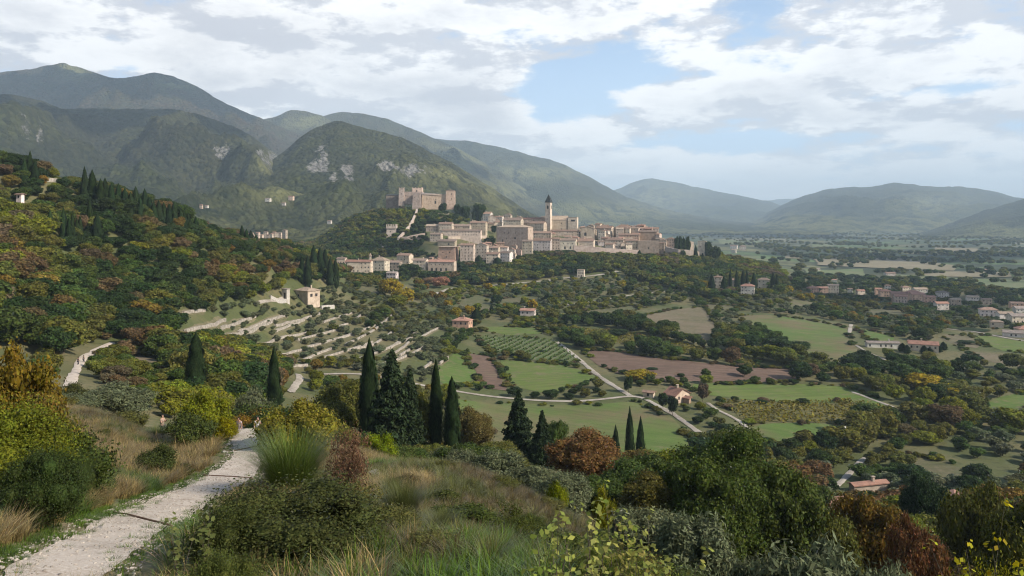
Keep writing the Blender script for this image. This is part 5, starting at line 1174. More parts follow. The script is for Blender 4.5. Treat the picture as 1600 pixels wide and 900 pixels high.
for (px_, top, wp, Y, g) in CL:
    x = (px_-800)/F*Y; z = gz(x, Y); h = (HZ-top)/F*Y-z
    if h < 3: h = 5
    if g == 0: h = min(max(h, 9), random.uniform(9.5, 13)); wp *= 1.3
    plant('cypress', x, Y, min(h, 19), wp/F*Y, random.choice(CYP), jt(CY, .2), 'dark narrow cypress '+CW[g], 'cypress', 'cypresses '+CW[g], CTRUNK, z)
# clipped trees over the hedge terrace, round trees by the fortress
for k, px_ in enumerate((1057,1063,1069,1075)): hero('tree', px_, 368, 912+k, 7.5, DK, 'clipped dark tree in the short row over the right-hand terrace', 'clipped trees over the terrace', mesh=MID[k % 4])
hero('tree', 1107, 376, 915, 12, DK, 'dark round tree directly right of the gatehouse', mesh=MID[1]); hero('tree', 1118, 382, 915, 14, DK, 'dark tree at the right tip of the town hill', mesh=MID[2])
for px_, top, wp, Y, lb in ((692,316,12,1020,'dark round tree left of centre before the fortress wall'), (715,318,11,1020,'dark tree at the right foot of the fortress corner tower'), (727,321,14,1015,'dark bushy tree right of the fortress'), (749,317,20,1015,'broad dark tree on the skyline above the upper houses'), (711,334,14,990,'round dark tree on the bank below the fortress'), (772,352,9,965,'dark tree left of the square palace')):
    hero('tree', px_, top, Y, wp, DK, lb, mesh=random.choice(MID))
hd = [(1066,388,30,899,GR,'long clipped green hedge on the right-hand terrace wall')]
for px_, top, wp, Y, tn, lb in hd: hero('shrub', px_, top, Y, wp, tn, lb, mesh=BUSHM[0], asp=.3)
# single trees of the valley that stand out
SV = [(611,434,34,545,YE,'tall golden poplar at the lower left corner of the town slope'),(630,448,34,520,YE,'golden tree right of the tall golden poplar'),(620,460,26,500,YG,'yellow-green tree at the foot of the golden poplars'),(688,431,26,640,(.30,.165,.11),'round pink-leaved tree below the arcaded building'),(670,432,20,660,(.22,.15,.09),'brownish tree left of the pink-leaved tree'),(640,412,34,700,DK,'big dark tree before the lower left houses'),
      (967,514,30,455,DK,'large round dark tree at the end of the yellow vineyard strip'),(908,536,22,420,DK,'dark tree standing left of the ploughed field'),(922,542,20,415,DK,'second dark tree left of the ploughed field'),(1056,534,36,440,YG,'yellow-green tree at the edge of the vineyard strip'),(850,547,15,400,DK,'small round dark tree in the young vineyard'),(875,566,11,375,DK,'little round bush-like tree below the young vineyard'),
      (998,578,42,335,YE,'broad yellow willow at the road junction'),(982,586,14,310,DK,'dark tree in the fork of the road'),(1019,574,16,360,DK,'dark tree behind the road junction'),(1064,583,12,345,DK,'dark small tree left in the hedge over the farmhouse'),(1103,576,14,345,GR,'taller tree in the hedge over the farmhouse'),(1163,570,22,350,DK,'round dark tree under the ploughed field'),(1098,598,16,300,(.10,.075,.05),'reddish bare tree right of the farmhouse'),
      (1036,612,14,286,DK,'dark conifer before the left wall of the farmhouse'),(1051,616,15,276,FI_,'dark pointed tree before the gable of the farmhouse'),(1010,626,9,300,GR,'small tree beside the white shed'),(1445,583,52,330,YE,'largest golden poplar in the right-hand tree belt'),(1475,598,44,318,YE,'golden tree right of the largest golden poplar'),(1420,594,46,340,YG,'bright green-yellow tree left of the golden poplars'),(1498,622,44,300,OLV,'olive-brown tree right of the golden poplars'),
      (1388,590,34,335,BR,'brownish round tree in the right-hand tree belt'),(1445,673,40,255,YG,'yellow-green bushy tree at the lower edge of the belt'),(1425,676,18,260,YE,'yellow little tree at the lower edge of the belt'),(1265,688,26,240,YG,'light green willow below the striped field'),(1310,665,42,255,DK,'large dark tree below the striped field'),(1380,664,36,262,OLV,'olive-tinted tree in the belt below the striped field'),
      (1585,638,50,270,YG,'yellow shrubby tree at the right picture edge'),(1215,527,40,420,DK,'dark tree at the left corner of the big green field'),(1250,533,30,415,DK,'dark tree along the lower edge of the big green field'),(1470,510,46,560,GR,'large green tree at the end of the valley road'),(1520,514,44,540,DK,'big dark oak by the valley road'),(1510,532,24,470,DK,'round oak in the right-hand fields'),(1218,490,8,560,DK,'lone dark tree on the top edge of the big green field'),
      (850,452,24,700,YG,'yellow-green tree above the villa'),(866,462,30,640,YG,'pale yellow tree right of the villa'),(795,460,22,640,BR,'brownish tree behind the villa'),(745,452,30,700,DK,'dark wood edge tree over the meadow')]
for px_, top, wp, Y, tn, lb in SV: hero('tree', px_, top, Y, wp, tn, lb, mesh=random.choice(MID))
# hero trees round the foreground
hero('cypress', 577, 531, 106, 30, CY, 'tall dark cypress left of the big conifer below the path', mesh=CYPN[0])
hero('cypress', 681, 563, 102, 20, CY, 'slim dark cypress alone in the middle of the picture', mesh=CYPN[0])
hero('cypress', 706, 590, 100, 27, CY, 'broader twin-tipped cypress right of the slim one', mesh=CYPN[2])
hero('cypress', 306, 521, 135, 31, CY, 'wide dark cypress over the left grassy knoll', mesh=CYPN[2])
hero('cypress', 428, 543, 128, 20, CY, 'narrow cypress in the autumn wood left of centre', mesh=CYPN[0])
hero('fir_tree' if False else 'fir', 612, 545, 96, 92, FI_, 'massive blackish conifer in the centre left')
hero('fir', 640, 575, 100, 60, FI_, 'second dark conifer leaning out of the massive one')
hero('fir', 810, 608, 112, 66, FI_, 'ragged dark fir right of centre'); hero('fir', 847, 640, 108, 46, FI_, 'smaller dark fir right of the ragged fir')
hero('cypress', 984, 640, 178, 15, CY, 'tallest dark cypress at the meadow edge', mesh=CYP[0]); hero('cypress', 1001, 655, 174, 15, CY, 'right-hand cypress of the three at the meadow edge', mesh=CYP[2]); hero('cypress', 962, 668, 172, 15, CY, 'short left-hand cypress of the three at the meadow edge', mesh=CYP[0])
hero('tree', 912, 666, 86, 104, (.135, .083, .038), 'rust-brown oak standing out below the meadow', mesh=NEAR[2], rz=.4); hero('tree', 775, 690, 92, 70, OLV, 'olive-brown tree between the cypresses and the fir'); hero('tree', 740, 632, 110, 56, (.12, .10, .04), 'brownish yellow tree right of the twin-tipped cypress')
hero('tree', 870, 652, 118, 40, GR, 'green tree behind the rust-brown oak'); hero('tree', 655, 610, 104, 60, OLV, 'olive green tree right of the massive conifer'); hero('tree', 530, 592, 112, 90, OLV, 'round olive-coloured tree left of the tall cypress')
hero('tree', 1150, 668, 66, 215, (.052, .070, .018), 'huge dark green oak filling the lower right centre', mesh=HUGE); hero('tree', 1110, 720, 60, 130, (.05, .068, .018), 'lower left lobe tree of the huge oak'); hero('tree', 1215, 730, 62, 130, (.055, .07, .02), 'right-hand companion of the huge dark oak')
hero('tree', 1360, 762, 72, 120, (.145, .10, .03), 'orange-yellow tree with dark limbs at lower right', mesh=NEAR[1]); hero('tree', 1300, 790, 60, 90, OLV, 'olive-gold tree between the huge oak and the orange tree'); hero('tree', 1430, 800, 60, 90, (.13, .07, .035), 'russet bushy tree right of the orange tree')
hero('tree', 1447, 737, 130, 62, (.024, .04, .016), 'round near-black tree beside the small cottage'); hero('tree', 1530, 745, 75, 110, (.085, .085, .022), 'olive-gold tree at the right picture edge'); hero('tree', 1600, 765, 60, 120, (.075, .08, .02), 'dark gold-green tree cut by the right edge')
hero('tree', 1020, 735, 62, 100, (.075, .07, .022), 'brown-green tree left of the huge oak'); hero('tree', 1000, 700, 90, 70, (.11, .085, .035), 'autumn brown tree behind the foreground olives'); hero('tree', 1055, 700, 80, 60, YG, 'yellow-green crown peeking left of the huge oak')
for px_, top, Y, wp, lb in ((722,701,66,66,'leftmost olive at the foot of the grassy spur'),(775,698,64,84,'olive with dark trunk below the two cypresses'),(835,722,58,80,'olive nearest the rust-brown oak'),(690,700,74,50,'small olive behind the leftmost one'),(880,735,52,80,'olive in front of the rust-brown oak'),(1085,800,34,130,'silvery olive before the huge dark oak'),(1010,785,38,110,'grey olive left of the silvery one'),(1285,842,23,190,'large silvery olive at the bottom edge'),(1395,865,22,120,'low silver olive at the bottom right'),(177,594,88,92,'round silver-green olive behind the grassy knoll'),(1180,860,26,90,'half-hidden olive at the bottom centre right'),(395,600,100,60,'dull green olive behind the end of the path'),(110,612,80,60,'small olive left of the round silver-green one')):
    hero('olive', px_, top, Y, wp, GY, lb)
SH = [(118,596,95,44,(.055,.06,.022),'dark bush hiding the lower end of the far path'),(92,612,70,50,(.09,.085,.03),'scrubby bush at the lower left of the far path'),(18,525,30,120,(.13,.095,.024),'orange and yellow bush tree at the left picture edge'),(105,655,24,110,(.045,.06,.018),'dark green bush leaning out of the left edge growth'),(15,610,22,170,(.098,.11,.022),'large yellow-green bush low at the left edge'),(72,605,26,80,(.13,.10,.03),'orange-leaved bush behind the yellow-green one'),(62,690,18,120,(.034,.048,.016),'dark bush at the bottom of the left edge growth'),
      (322,604,47,84,(.115,.125,.022),'bright yellow-green bush left of the path end'),(300,640,44,70,(.05,.062,.02),'dark bush in front of the bright one'),(345,650,46,50,(.14,.13,.02),'golden lower part bush beside the path end'),(468,620,43,112,(.13,.12,.028),'round olive-gold bush right of the path end'),(395,625,75,90,(.05,.065,.022),'dull bush behind the two visitors'),(505,640,60,60,(.06,.07,.02),'dark green bush behind the round one'),
      (590,674,52,56,(.12,.15,.022),'light green bush in front of the massive conifer'),(545,655,27,62,(.135,.085,.055),'dry reddish bush beside the broom'),(245,690,36,56,(.05,.062,.022),'dark low bush on the grassy knoll'),(205,640,54,50,(.085,.085,.03),'low bush under the silver-green olive'),(152,735,26,60,(.06,.08,.03),'soft green bush above the path'),
      (800,775,21,84,(.06,.072,.02),'dark open bush in the middle of the grassy slope'),(460,752,14,260,(.052,.06,.022),'wide bramble mound right of the path'),(380,775,13.5,150,(.05,.06,.02),'left part of the bramble beside the path'),(560,745,20,90,(.11,.10,.035),'weedy bush with yellow leaves right of the bramble'),(350,850,10.5,120,(.055,.065,.02),'low bramble at the bottom beside the path'),
      (1000,860,15,110,(.10,.12,.03),'leafy green shoots at the bottom centre'),(930,850,12,120,(.115,.13,.035),'pale green leafy bush at the bottom centre'),(1560,850,12,130,(.15,.15,.022),'yellow-leaved bush at the bottom right corner'),(1500,880,11,90,(.12,.09,.025),'brownish bush at the bottom right'),(945,755,48,34,(.16,.16,.025),'small bright yellow-green bush under the rust-brown oak'),(870,745,46,30,(.13,.15,.02),'little lime-green bush left of the rust-brown oak')]
for px_, top, Y, wp, tn, lb in SH: hero('shrub', px_, top, Y, wp, tn, lb, mesh=random.choice(BUSHO) if ('reddish' in lb or 'open' in lb or 'weedy' in lb or 'shoots' in lb) else None)
# rough scrub along the field edges, vines in rows
E = []; re_ = random.Random(17)
for P in FIXY:
    for (x, y) in resample(P, 3.2):
        if fbm(x/14, y/14, 2, 88) < -.12: continue
        x += re_.uniform(-1.6, 1.6); y += re_.uniform(-1.6, 1.6)
        if any(np.min(np.hypot(A[:, 0]-x, A[:, 1]-y)) < w*.5+1.4 for A, w in ROADS): continue
        h = re_.uniform(.6, 2.4); E.append((x, y, gz(x, y)-.1, h, h*re_.uniform(1.2, 2.4), jt(re_.choice([DK, GR, OLV, OLV, BR, YG]))))
E = np.array([q[:3] for q in E]), np.array([(q[4]/2, q[4]/2, q[3]/2) for q in E]), np.array([q[5] for q in E])
stuff('hedge_scrub', BUSHM, E[0], E[1], np.random.default_rng(5).uniform(0, 6.28, len(E[0])), E[2], np.random.default_rng(6).integers(0, 3, len(E[0])))
def vines(idx, d, sp, h, tn, lb, dens=2.2):
    P = FIXY[idx]; A = np.array(P); r = np.random.default_rng(idx); c = A.mean(0); L = np.ptp(A, axis=0).max(); d = np.array(d)/np.hypot(*d); nn = np.array([-d[1], d[0]])
    Q = []
    for k in np.arange(-L/2, L/2, sp):
        m = int(L*1.2*dens*2); t = r.uniform(-L*.6, L*.6, m); q = c+nn*(k+.25*r.normal(size=m))[:, None]+d*t[:, None]; Q.append(q)
    Q = np.vstack(Q); Q = Q[inpoly(Q[:, 0], Q[:, 1], P)]; Q = Q[vnoise(Q[:, 0]*.8, Q[:, 1]*.8, 4) > .2]
    z = ground(Q[:, 0], Q[:, 1])+.2+h*r.random(len(Q)); Nn = r.normal(size=(len(Q), 3)); Nn[:, 2] = abs(Nn[:, 2])+.4; Nn /= np.linalg.norm(Nn, axis=1)[:, None]
    V = quads(np.c_[Q, z], Nn, .75, r, asp=1.2); o = mk('vine_rows', V, np.arange(len(V)), 4, LEAF); o['tint'] = tn; tag(o, kind='stuff')
vines(6, (1, -.16), 2.6, 1.1, (.155, .135, .034), ''); vines(3, (1, -.1), 2.8, 1.1, (.14, .125, .034), ''); vines(12, (.35, .93), 4.2, 1.1, (.07, .10, .03), '')
# scattered low shrubs on the spur and by the bottom edge
r = random.Random(31)
xs, ys, zs, pxs, pys = scatter([[(430,700),(600,690),(960,760),(1040,900),(1040,1040),(300,1000)], [(70,650),(240,655),(340,690),(330,720),(250,760),(110,815),(70,760)]], 9, 60, 2.3, n_try=12000, seed=33, vis_h=1)
for i in range(len(xs)):
    if in_path(np.array([xs[i]]), np.array([ys[i]]), 1.0)[0] or r.random() < .35: continue
    h = r.uniform(.3, .85); plant('shrub', xs[i], ys[i], h, h*r.uniform(1.3, 2.4), r.choice(BUSHC), jt(r.choice([(.06,.07,.022),(.08,.085,.03),(.11,.09,.045)])), 'knee-high shrub in the grass of the foreground spur', 'shrub', 'low shrubs on the grassy spur', part='foliage')
xs, ys, zs, pxs, pys = scatter([[(960,900),(1640,860),(1640,1400),(960,1400)]], 14, 45, 4.0, n_try=6000, seed=34, vis_h=4)
for i in range(len(xs)):
    mx = (HZ-np.interp(pxs[i], [960,1100,1200,1400,1600], [850,880,880,850,840]))/F*ys[i]-zs[i]
    if mx < .8: continue
    h = min(mx, r.uniform(1.5, 4)); plant('shrub', xs[i], ys[i], h, h*r.uniform(.9, 1.3), r.choice(BUSH), jt(r.choice([(.06,.07,.02),(.04,.055,.018),(.11,.10,.028),(.12,.075,.03)])), 'tangled bush on the steep bank at the bottom right', 'shrub', 'bushes on the steep lower right bank', part='foliage')
# ---------------------------------------------------------------- brooms, grass, rocks
BROOM = [blades('foliage', 500+i, 3200, 2.0, .75, .0075, .55, LEAF, 4, 1.1) for i in range(2)]
def broom(px_, top, Y, wp, tn, lb):
    x = (px_-800)/F*Y; g = gz(x, Y); h = (HZ-top)/F*Y-g
    t = thing('broom_bush', (x, Y, g-.1), lb, 'broom bush'); t.scale = (wp/F*Y/2.6, wp/F*Y/2.6, h/1.9); o = ob('foliage', random.choice(BROOM), t); o['tint'] = tn
    s = MB()
    for q in range(6): s.tube((0, 0, -.1), (math.cos(q)*.25, math.sin(q)*.25, .7), .03, .012, 5)
    s.build('stem', BARK, t)
broom(455, 668, 31, 128, (.085, .115, .03), 'large green broom bush right of the path'); broom(628, 748, 21, 74, (.075, .085, .03), 'dark spiky broom in the middle of the slope')
broom(120, 700, 23, 50, (.08, .11, .04), 'green broom among the left edge bushes'); broom(690, 790, 17, 50, (.09, .10, .04), 'small broom right of the dark spiky one')
broom(245, 662, 50, 40, (.08, .095, .035), 'thin broom on the knoll beside the standing visitor'); broom(610, 735, 23, 40, (.09, .10, .04), 'low broom just above the dark spiky one')
TUFT = [blades('t%d' % i, 520+i, 60, .8, .9, 0.0115, .24) for i in range(3)] + [blades('s%d' % i, 530+i, 70, .32, 1.0, .011, .26) for i in range(2)] + [blades('k%d' % i, 540+i, 20, 1.15, .55, .010, .16) for i in range(2)]
r = np.random.default_rng(44)
n = 150000
Y = np.sqrt(r.uniform(7.5**2, 66**2, n)); px_ = r.uniform(-120, 1250, n); x = (px_-800)/F*Y
z = ground(x, Y); py_ = HZ-F*z/Y
k = (py_ < 960) & visible(x, Y, z+.6) & (~in_path(x, Y) | (~(in_path(x+.45, Y) & in_path(x-.45, Y) & in_path(x, Y+.6) & in_path(x, Y-.6)) & (r.random(n) < .35)))
dens_ = np.clip(.42+.5*fbm(x/2.2, Y/2.2, 3, 61), .12, 1)*np.where(Y < 30, 1, .75)
k &= r.random(n) < dens_
x, Y, z, px_, py_ = x[k], Y[k], z[k], px_[k], py_[k]; n = len(x)
edge = in_path(x, Y, .9)
f1 = fbm(x/3.5, Y/3.5, 3, 71); f2 = fbm(x/9, Y/9, 2, 72)
tan = (.23, .18, .088); grn = (.075, .115, .025); dul = (.10, .105, .036); brn = (.115, .092, .045)
tt = np.zeros((n, 3)); 
sel = np.where(edge, 1, np.where(f1+f2*.8 > .10, 0, np.where(f1 > -.12, 2, np.where(f2 > -.1, 1, 3))))
bottom = (py_ > 850) & (px_ < 1000) & (px_ > 170); sel = np.where(bottom & (r.random(n) < .5), 1, sel)
for q, c in enumerate((tan, grn, dul, brn)): tt[sel == q] = c
tt *= r.uniform(.72, 1.3, (n, 1))
ix = np.where(edge, 3+r.integers(0, 2, n), np.where(sel == 0, np.where(r.random(n) < .12, 5+r.integers(0, 2, n), r.integers(0, 3, n)), np.where(r.random(n) < .5, 3+r.integers(0, 2, n), r.integers(0, 3, n))))
s_ = r.uniform(.45, .95, n)*np.where(edge, .6, 1)*(.8+.5*np.clip(f2+.4, 0, 1))
stuff('grass', TUFT, np.c_[x, Y, z-.03], np.c_[s_, s_, s_*r.uniform(.7, 1.1, n)], r.uniform(0, 6.28, n), tt, ix)
print('grass', n)
# loose stones on and beside the gravel
_pp = []
for q in range(4):
    _v = ICV*(1+.35*fbm(ICV[:, 0]*2+q*5, ICV[:, 1]*2+ICV[:, 2], 2, q))[:, None]*np.array([1, .8, .55]); _pp.append(mk('stone%d' % q, _v, ICF.ravel(), 3, TSTONE, link=False))
n = 60000; Y2 = np.sqrt(r.uniform(7.5**2, 54**2, n)); x2 = (r.uniform(-60, 520, n)-800)/F*Y2
k2 = in_path(x2, Y2, .5); core_ = in_path(x2+.35, Y2) & in_path(x2-.35, Y2) & in_path(x2, Y2+.5) & in_path(x2, Y2-.5)
k2 &= r.random(n) < np.where(core_, .22, .8); x2, Y2 = x2[k2], Y2[k2]; n2 = len(x2); s2 = .012+.035*r.random(n2)**3
stuff('loose_gravel', _pp, np.c_[x2, Y2, ground(x2, Y2)+.055], np.c_[s2, s2, s2], r.uniform(0, 6.28, n2), np.full((n2, 3), .4), r.integers(0, 4, n2)); print('stones', n2)
# leafy weeds standing up against the light along the bottom edge
def weed(px_, top, Y, tn, lb, seed):
    rr = random.Random(seed); x = (px_-800)/F*Y; g = gz(x, Y); h = (HZ-top)/F*Y-g
    t = thing('leafy_shoot', (x, Y, g-.05), lb, 'weed'); st = MB(); P = []; Nn = []
    for b in range(rr.randint(4, 7)):
        an = rr.uniform(0, 6.28); L = h*rr.uniform(.6, 1.0); le = rr.uniform(.08, .3)*L; p = Vector((rr.uniform(-.1, .1), rr.uniform(-.1, .1), 0))
        for s in range(8):
            tt_ = (s+1)/8; q = Vector((math.cos(an)*le*tt_**1.6, math.sin(an)*le*tt_**1.6, L*tt_)); st.tube(p, q, .011*(1-tt_*.75), .011*(1-tt_*.75)*.85, 4); p = q
            for m in range(5 if s > 1 else 1):
                a2 = rr.uniform(0, 6.28); P.append((q.x+math.cos(a2)*.075, q.y+math.sin(a2)*.075, q.z+rr.uniform(-.04, .06))); Nn.append((math.cos(a2)*.5, math.sin(a2)*.5-.3, .8))
    P = np.array(P); Nn = np.array(Nn); Nn /= np.linalg.norm(Nn, axis=1)[:, None]
    V = quads(P, Nn, .062, np.random.default_rng(seed), asp=1.5)
    o = mk('foliage', V, np.arange(len(V)), 4, LEAF, t); o['tint'] = tn; st.build('stem', BARK, t)
for i, (a_, b_, c_, tn) in enumerate([(868,775,10,(.17,.19,.06)),(905,790,9.5,(.15,.17,.05)),(935,812,9,(.20,.20,.07)),(960,760,11.5,(.13,.15,.04)),(850,820,9,(.12,.15,.04)),(985,795,11,(.16,.15,.05)),(1015,800,11,(.13,.14,.045)),(1050,830,11,(.15,.16,.05)),(1525,790,11,(.24,.20,.03)),(1550,805,10,(.22,.20,.03)),(1580,860,9,(.20,.20,.03)),(1470,885,9,(.30,.20,.03)),(1535,870,9,(.18,.19,.03)),(1595,810,10,(.22,.18,.03)),(322,758,12.5,(.07,.08,.03)),(281,792,12,(.08,.09,.035))]):
    weed(a_, b_, c_, tn, ['tall leafy shoot in the cluster at the bottom centre', 'yellowing leafy shoot at the bottom right corner', 'thin dark sprig standing up before the gravel path'][0 if i < 8 else 1 if i < 14 else 2], 70+i)
    bpy.context.scene.collection.objects[-1]
for o in bpy.data.objects:
    if o.name.startswith('leafy_shoot'): o['group'] = 'leafy shoots: '+o['label']
# rocks
import bmesh
def rock(px_, py_, Y, wp, lb, hh=.5, seed=0, group=None):
    x = (px_-800)/F*Y; g = gz(x, Y); w = wp/F*Y/2
    b = bmesh.new(); bmesh.ops.create_icosphere(b, subdivisions=3, radius=1)
    for v in b.verts:
        n_ = float(fbm(v.co.x*1.6+seed*3, v.co.y*1.6+v.co.z*1.3, 3, seed)); v.co *= 1+.45*n_; v.co.z = max(min(v.co.z, .55+.2*n_), -.6)
    me = bpy.data.meshes.new('rock'); b.to_mesh(me); b.free(); me.materials.append(ROCKM)
    o = ob('rock', me, loc=(x, Y, g)); o.scale = (w, w*.7, w*hh); o.rotation_euler = (random.uniform(-.2, .2), random.uniform(-.2, .2), random.uniform(0, 3)); tag(o, lb, 'rock', group)
rock(600, 735, 32.5, 62, 'flat white rock slab on the right of the spur', .25, 1)
for i, q in enumerate([(360,690,44,14),(352,697,42,10),(364,700,43,9),(258,762,24,9),(265,770,22,9),(206,756,22.5,10),(152,778,18.5,20),(170,790,18,16),(140,766,20,14),(28,826,15,15),(42,832,14.6,14),(12,800,16,7),(130,810,16,4),(20,850,14,6),(240,745,26,6),(190,745,24,7),(300,735,30,5),(255,733,28,6)]):
    rock(*q, 'pale limestone rock lying in the grass left of the path', .6, 3+i, 'pale rocks along the left side of the path')
# drainage bars across the path
for i, (a_, b_) in enumerate((((178,803),(268,826)),((318,744),(394,749)),((366,706),(402,699)))):
    p = hit(*a_); q = hit(*b_); L = resample([p[:2], q[:2]], .3, False); m = MB()
    for u, v in zip(L[:-1], L[1:]):
        m.tube((u[0], u[1], gz(*u)+.05), (v[0], v[1], gz(*v)+.05), .045, .045, 6)
    tag(m.build('drain_channel', WOOD), ['dark drain bar across the nearest stretch of the path', 'dark drain bar across the middle of the path', 'thin drain line near the far end of the path'][i], 'drain')
# ---------------------------------------------------------------- people
SKIN = simple('skin', (.30, .18, .125), (.34, .21, .145), 5, .6); HAIRM = simple('dark_hair', (.02, .015, .012), (.04, .03, .02), 30)
def cloth(c): return simple('cloth', tuple(q*.85 for q in c), c, 12, .9, .004)
def skin(name, pts, edges, rad, mat, parent, root=0):
    me = bpy.data.meshes.new(name); me.from_pydata(pts, edges, []); o = ob(name, me, parent); me.materials.append(mat)
    md = o.modifiers.new('skin', 'SKIN'); me.skin_vertices or None
    if not me.skin_vertices: pass
    sv = me.skin_vertices[0].data if me.skin_vertices else None
    if sv:
        for k, rr in enumerate(rad): sv[k].radius = (rr, rr); sv[k].use_root = (k == root)
    md2 = o.modifiers.new('sub', 'SUBSURF'); md2.levels = 2; md2.render_levels = 2
    for p in me.polygons: p.use_smooth = True
    return o
def person(px_, Y, facing, pose, top_c, leg_c, lb, group=None, z=None):
    x = (px_-800)/F*Y; t = thing('person', (x, Y, gz(x, Y) if z is None else z), lb, 'person', group, facing)
    # local frame: looks along -y
    if pose == 'sit': hipz, fw = .38, 1
    else: hipz, fw = .93, 0
    lean = {'stand': .0, 'walk': .06, 'sit': .18}[pose]
    def S(dx_, up, fwd=0): return (dx_, -(fwd+lean*(up)), hipz+up)
    J = [S(0, 0), S(0, .16), S(0, .34), S(0, .50), S(0, .575, .01), S(0, .66, .03), S(0, .76, .02)]
    Rd = [.135, .12, .14, .11, .052, .088, .075]; E = [(0, 1), (1, 2), (2, 3), (3, 4), (4, 5), (5, 6)]
    arms = []
    for s in (-1, 1):
        b = len(J); raise_ = pose == 'stand'
        el = S(s*.23, .24, .02 if not raise_ else .12); wr = S(s*(.12 if raise_ else .22), (.40 if raise_ else .02), (.30 if raise_ else .14)); ha = (wr[0]*.9, wr[1]-.07, wr[2]+(.05 if raise_ else -.05))
        J += [S(s*.17, .47), el, wr, ha]; Rd += [.062, .044, .03, .03]; E += [(3, b), (b, b+1), (b+1, b+2), (b+2, b+3)]; arms.append(b)
        for f_ in range(5):
            c_ = len(J); sp = (f_-2)*.017; L = (.045, .07, .078, .072, .055)[f_]; side = s*-.03 if f_ == 0 else 0
            J += [(ha[0]+sp+side, ha[1]-L*.6, ha[2]+(.03 if raise_ else -.03)), (ha[0]+sp+side, ha[1]-L, ha[2]+(.04 if raise_ else -.06))]; Rd += [.009, .008]; E += [(b+3, c_), (c_, c_+1)]
    legs = []
    for s in (-1, 1):
        b = len(J)
        if pose == 'sit': P = [(s*.1, -.02, hipz-.02), (s*.14, -.42, hipz+.08), (s*.13, -.38, .08), (s*.13, -.56, .04)]
        elif pose == 'walk': P = [(s*.09, 0, hipz-.06), (s*.1, -.05-.16*s, .50), (s*.1, .02-.24*s, .09), (s*.1, -.12-.24*s, .04)]
        else: P = [(s*.09, 0, hipz-.06), (s*.11, -.03, .50), (s*.12, .01, .08), (s*.12, -.15, .04)]
        J += P; Rd += [.092, .062, .042, .038]; E += [(0, b), (b, b+1), (b+1, b+2), (b+2, b+3)]; legs.append(b)
    skin('body', J, E, Rd, SKIN, t)
    # nose, hair, clothes
    sh = [0, 1, 2, 3]; P = [J[i] for i in sh]; rr = [.15, .14, .158, .125]; EE = [(0, 1), (1, 2), (2, 3)]
    for b in arms: c_ = len(P); P += [J[b], tuple((J[b][i]+J[b+1][i])/2 for i in range(3))]; rr += [.075, .062]; EE += [(3, c_), (c_, c_+1)]
    skin('shirt', P, EE, rr, cloth(top_c), t)
    P = [J[0]]; rr = [.152]; EE = []
    for b in legs: c_ = len(P); P += [J[b], J[b+1], tuple(J[b+1][i]*.15+J[b+2][i]*.85 for i in range(3))]; rr += [.105, .078, .06]; EE += [(0, c_), (c_, c_+1), (c_+1, c_+2)]
    skin('trousers', P, EE, rr, cloth(leg_c), t)
    hd_ = J[5]; b = bmesh.new(); bmesh.ops.create_uvsphere(b, u_segments=14, v_segments=10, radius=.105)
    for v in b.verts:
        v.co.z = v.co.z*1.12+.02
        if v.co.y < -.02 and v.co.z < .06: v.co.y = -.02+(v.co.y+.02)*.15
    me = bpy.data.meshes.new('hair'); b.to_mesh(me); b.free(); me.materials.append(HAIRM); ob('hair', me, t, loc=(hd_[0], hd_[1]+.015, hd_[2]+.035))
    for s in (-1, 1):
        b = MB(); b.box(-.035, .035, -.15, .08, .0, .07, .012); o = b.build('shoe', HAIRM, t); f_ = J[legs[(s+1)//2]+2]; o.location = (f_[0], f_[1]-.03, f_[2]-.085)
    return t
person(253.5, 55, R(75), 'stand', (.28, .21, .165), (.06, .055, .06), 'standing visitor in a light top and dark trousers on the grassy knoll')
person(375, 54.6, R(-20), 'sit', (.30, .25, .245), (.10, .08, .08), 'seated person in a pinkish white top at the left of the path end')
person(402, 54.4, R(30), 'sit', (.45, .43, .41), (.05, .045, .05), 'seated person in a white top at the right of the path end')
_h1 = hit(122, 571); person(122, _h1[1], R(160), 'walk', (.03, .03, .035), (.03, .03, .04), 'walker in dark clothes on the far stretch of path'); _h2 = hit(130.5, 568)
person(130.5, _h2[1], R(150), 'walk', (.10, .12, .11), (.05, .05, .06), 'walker in grey-green clothes at the right edge of the far path')

# ---------------------------------------------------------------- unseen clouds added above the air box to cast shadows on hills and valley
cm_, nt, nd_, ln_ = nmat('shadow_cloud_white'); _d = N(nt, 'ShaderNodeBsdfDiffuse'); _t = N(nt, 'ShaderNodeBsdfTranslucent'); _x = N(nt, 'ShaderNodeMixShader'); _x.inputs[0].default_value = .25
_d.inputs[0].default_value = (.9, .9, .9, 1); _t.inputs[0].default_value = (.9, .9, .9, 1); ln_.new(_d.outputs[0], _x.inputs[1]); ln_.new(_t.outputs[0], _x.inputs[2]); _o = N(nt, 'ShaderNodeOutputMaterial'); ln_.new(_x.outputs[0], _o.inputs[0])
def shadow_cloud(tx, ty, tz, r0, sx_=1.4, seed=0, zc=1750):
    """a cloud whose shadow falls round (tx, ty, tz)"""
    k = (zc-tz)/SD.z; cx, cy_ = tx+SD.x*k, ty+SD.y*k; rr = random.Random(seed); V = []; Fs = []; b = 0
    for q in range(11):
        a = rr.uniform(0, 6.28); d = r0*rr.random()**.7*.75; r_ = r0*rr.uniform(.25, .5)
        P = ICV*np.array([r_*sx_, r_, r_*.32])*(1+.5*fbm(ICV[:, 0]*1.7+q, ICV[:, 1]*1.7+ICV[:, 2], 3, seed+q))[:, None]
        P[:, 2] = np.maximum(P[:, 2], -r_*.1); V.append(P+np.array([cx+math.cos(a)*d*sx_, cy_+math.sin(a)*d, zc])); Fs.append(ICF+b); b += len(ICV)
    tag(mk('shadow_cloud', np.vstack(V), np.vstack(Fs).ravel(), 3, cm_, smooth=True), kind='structure')
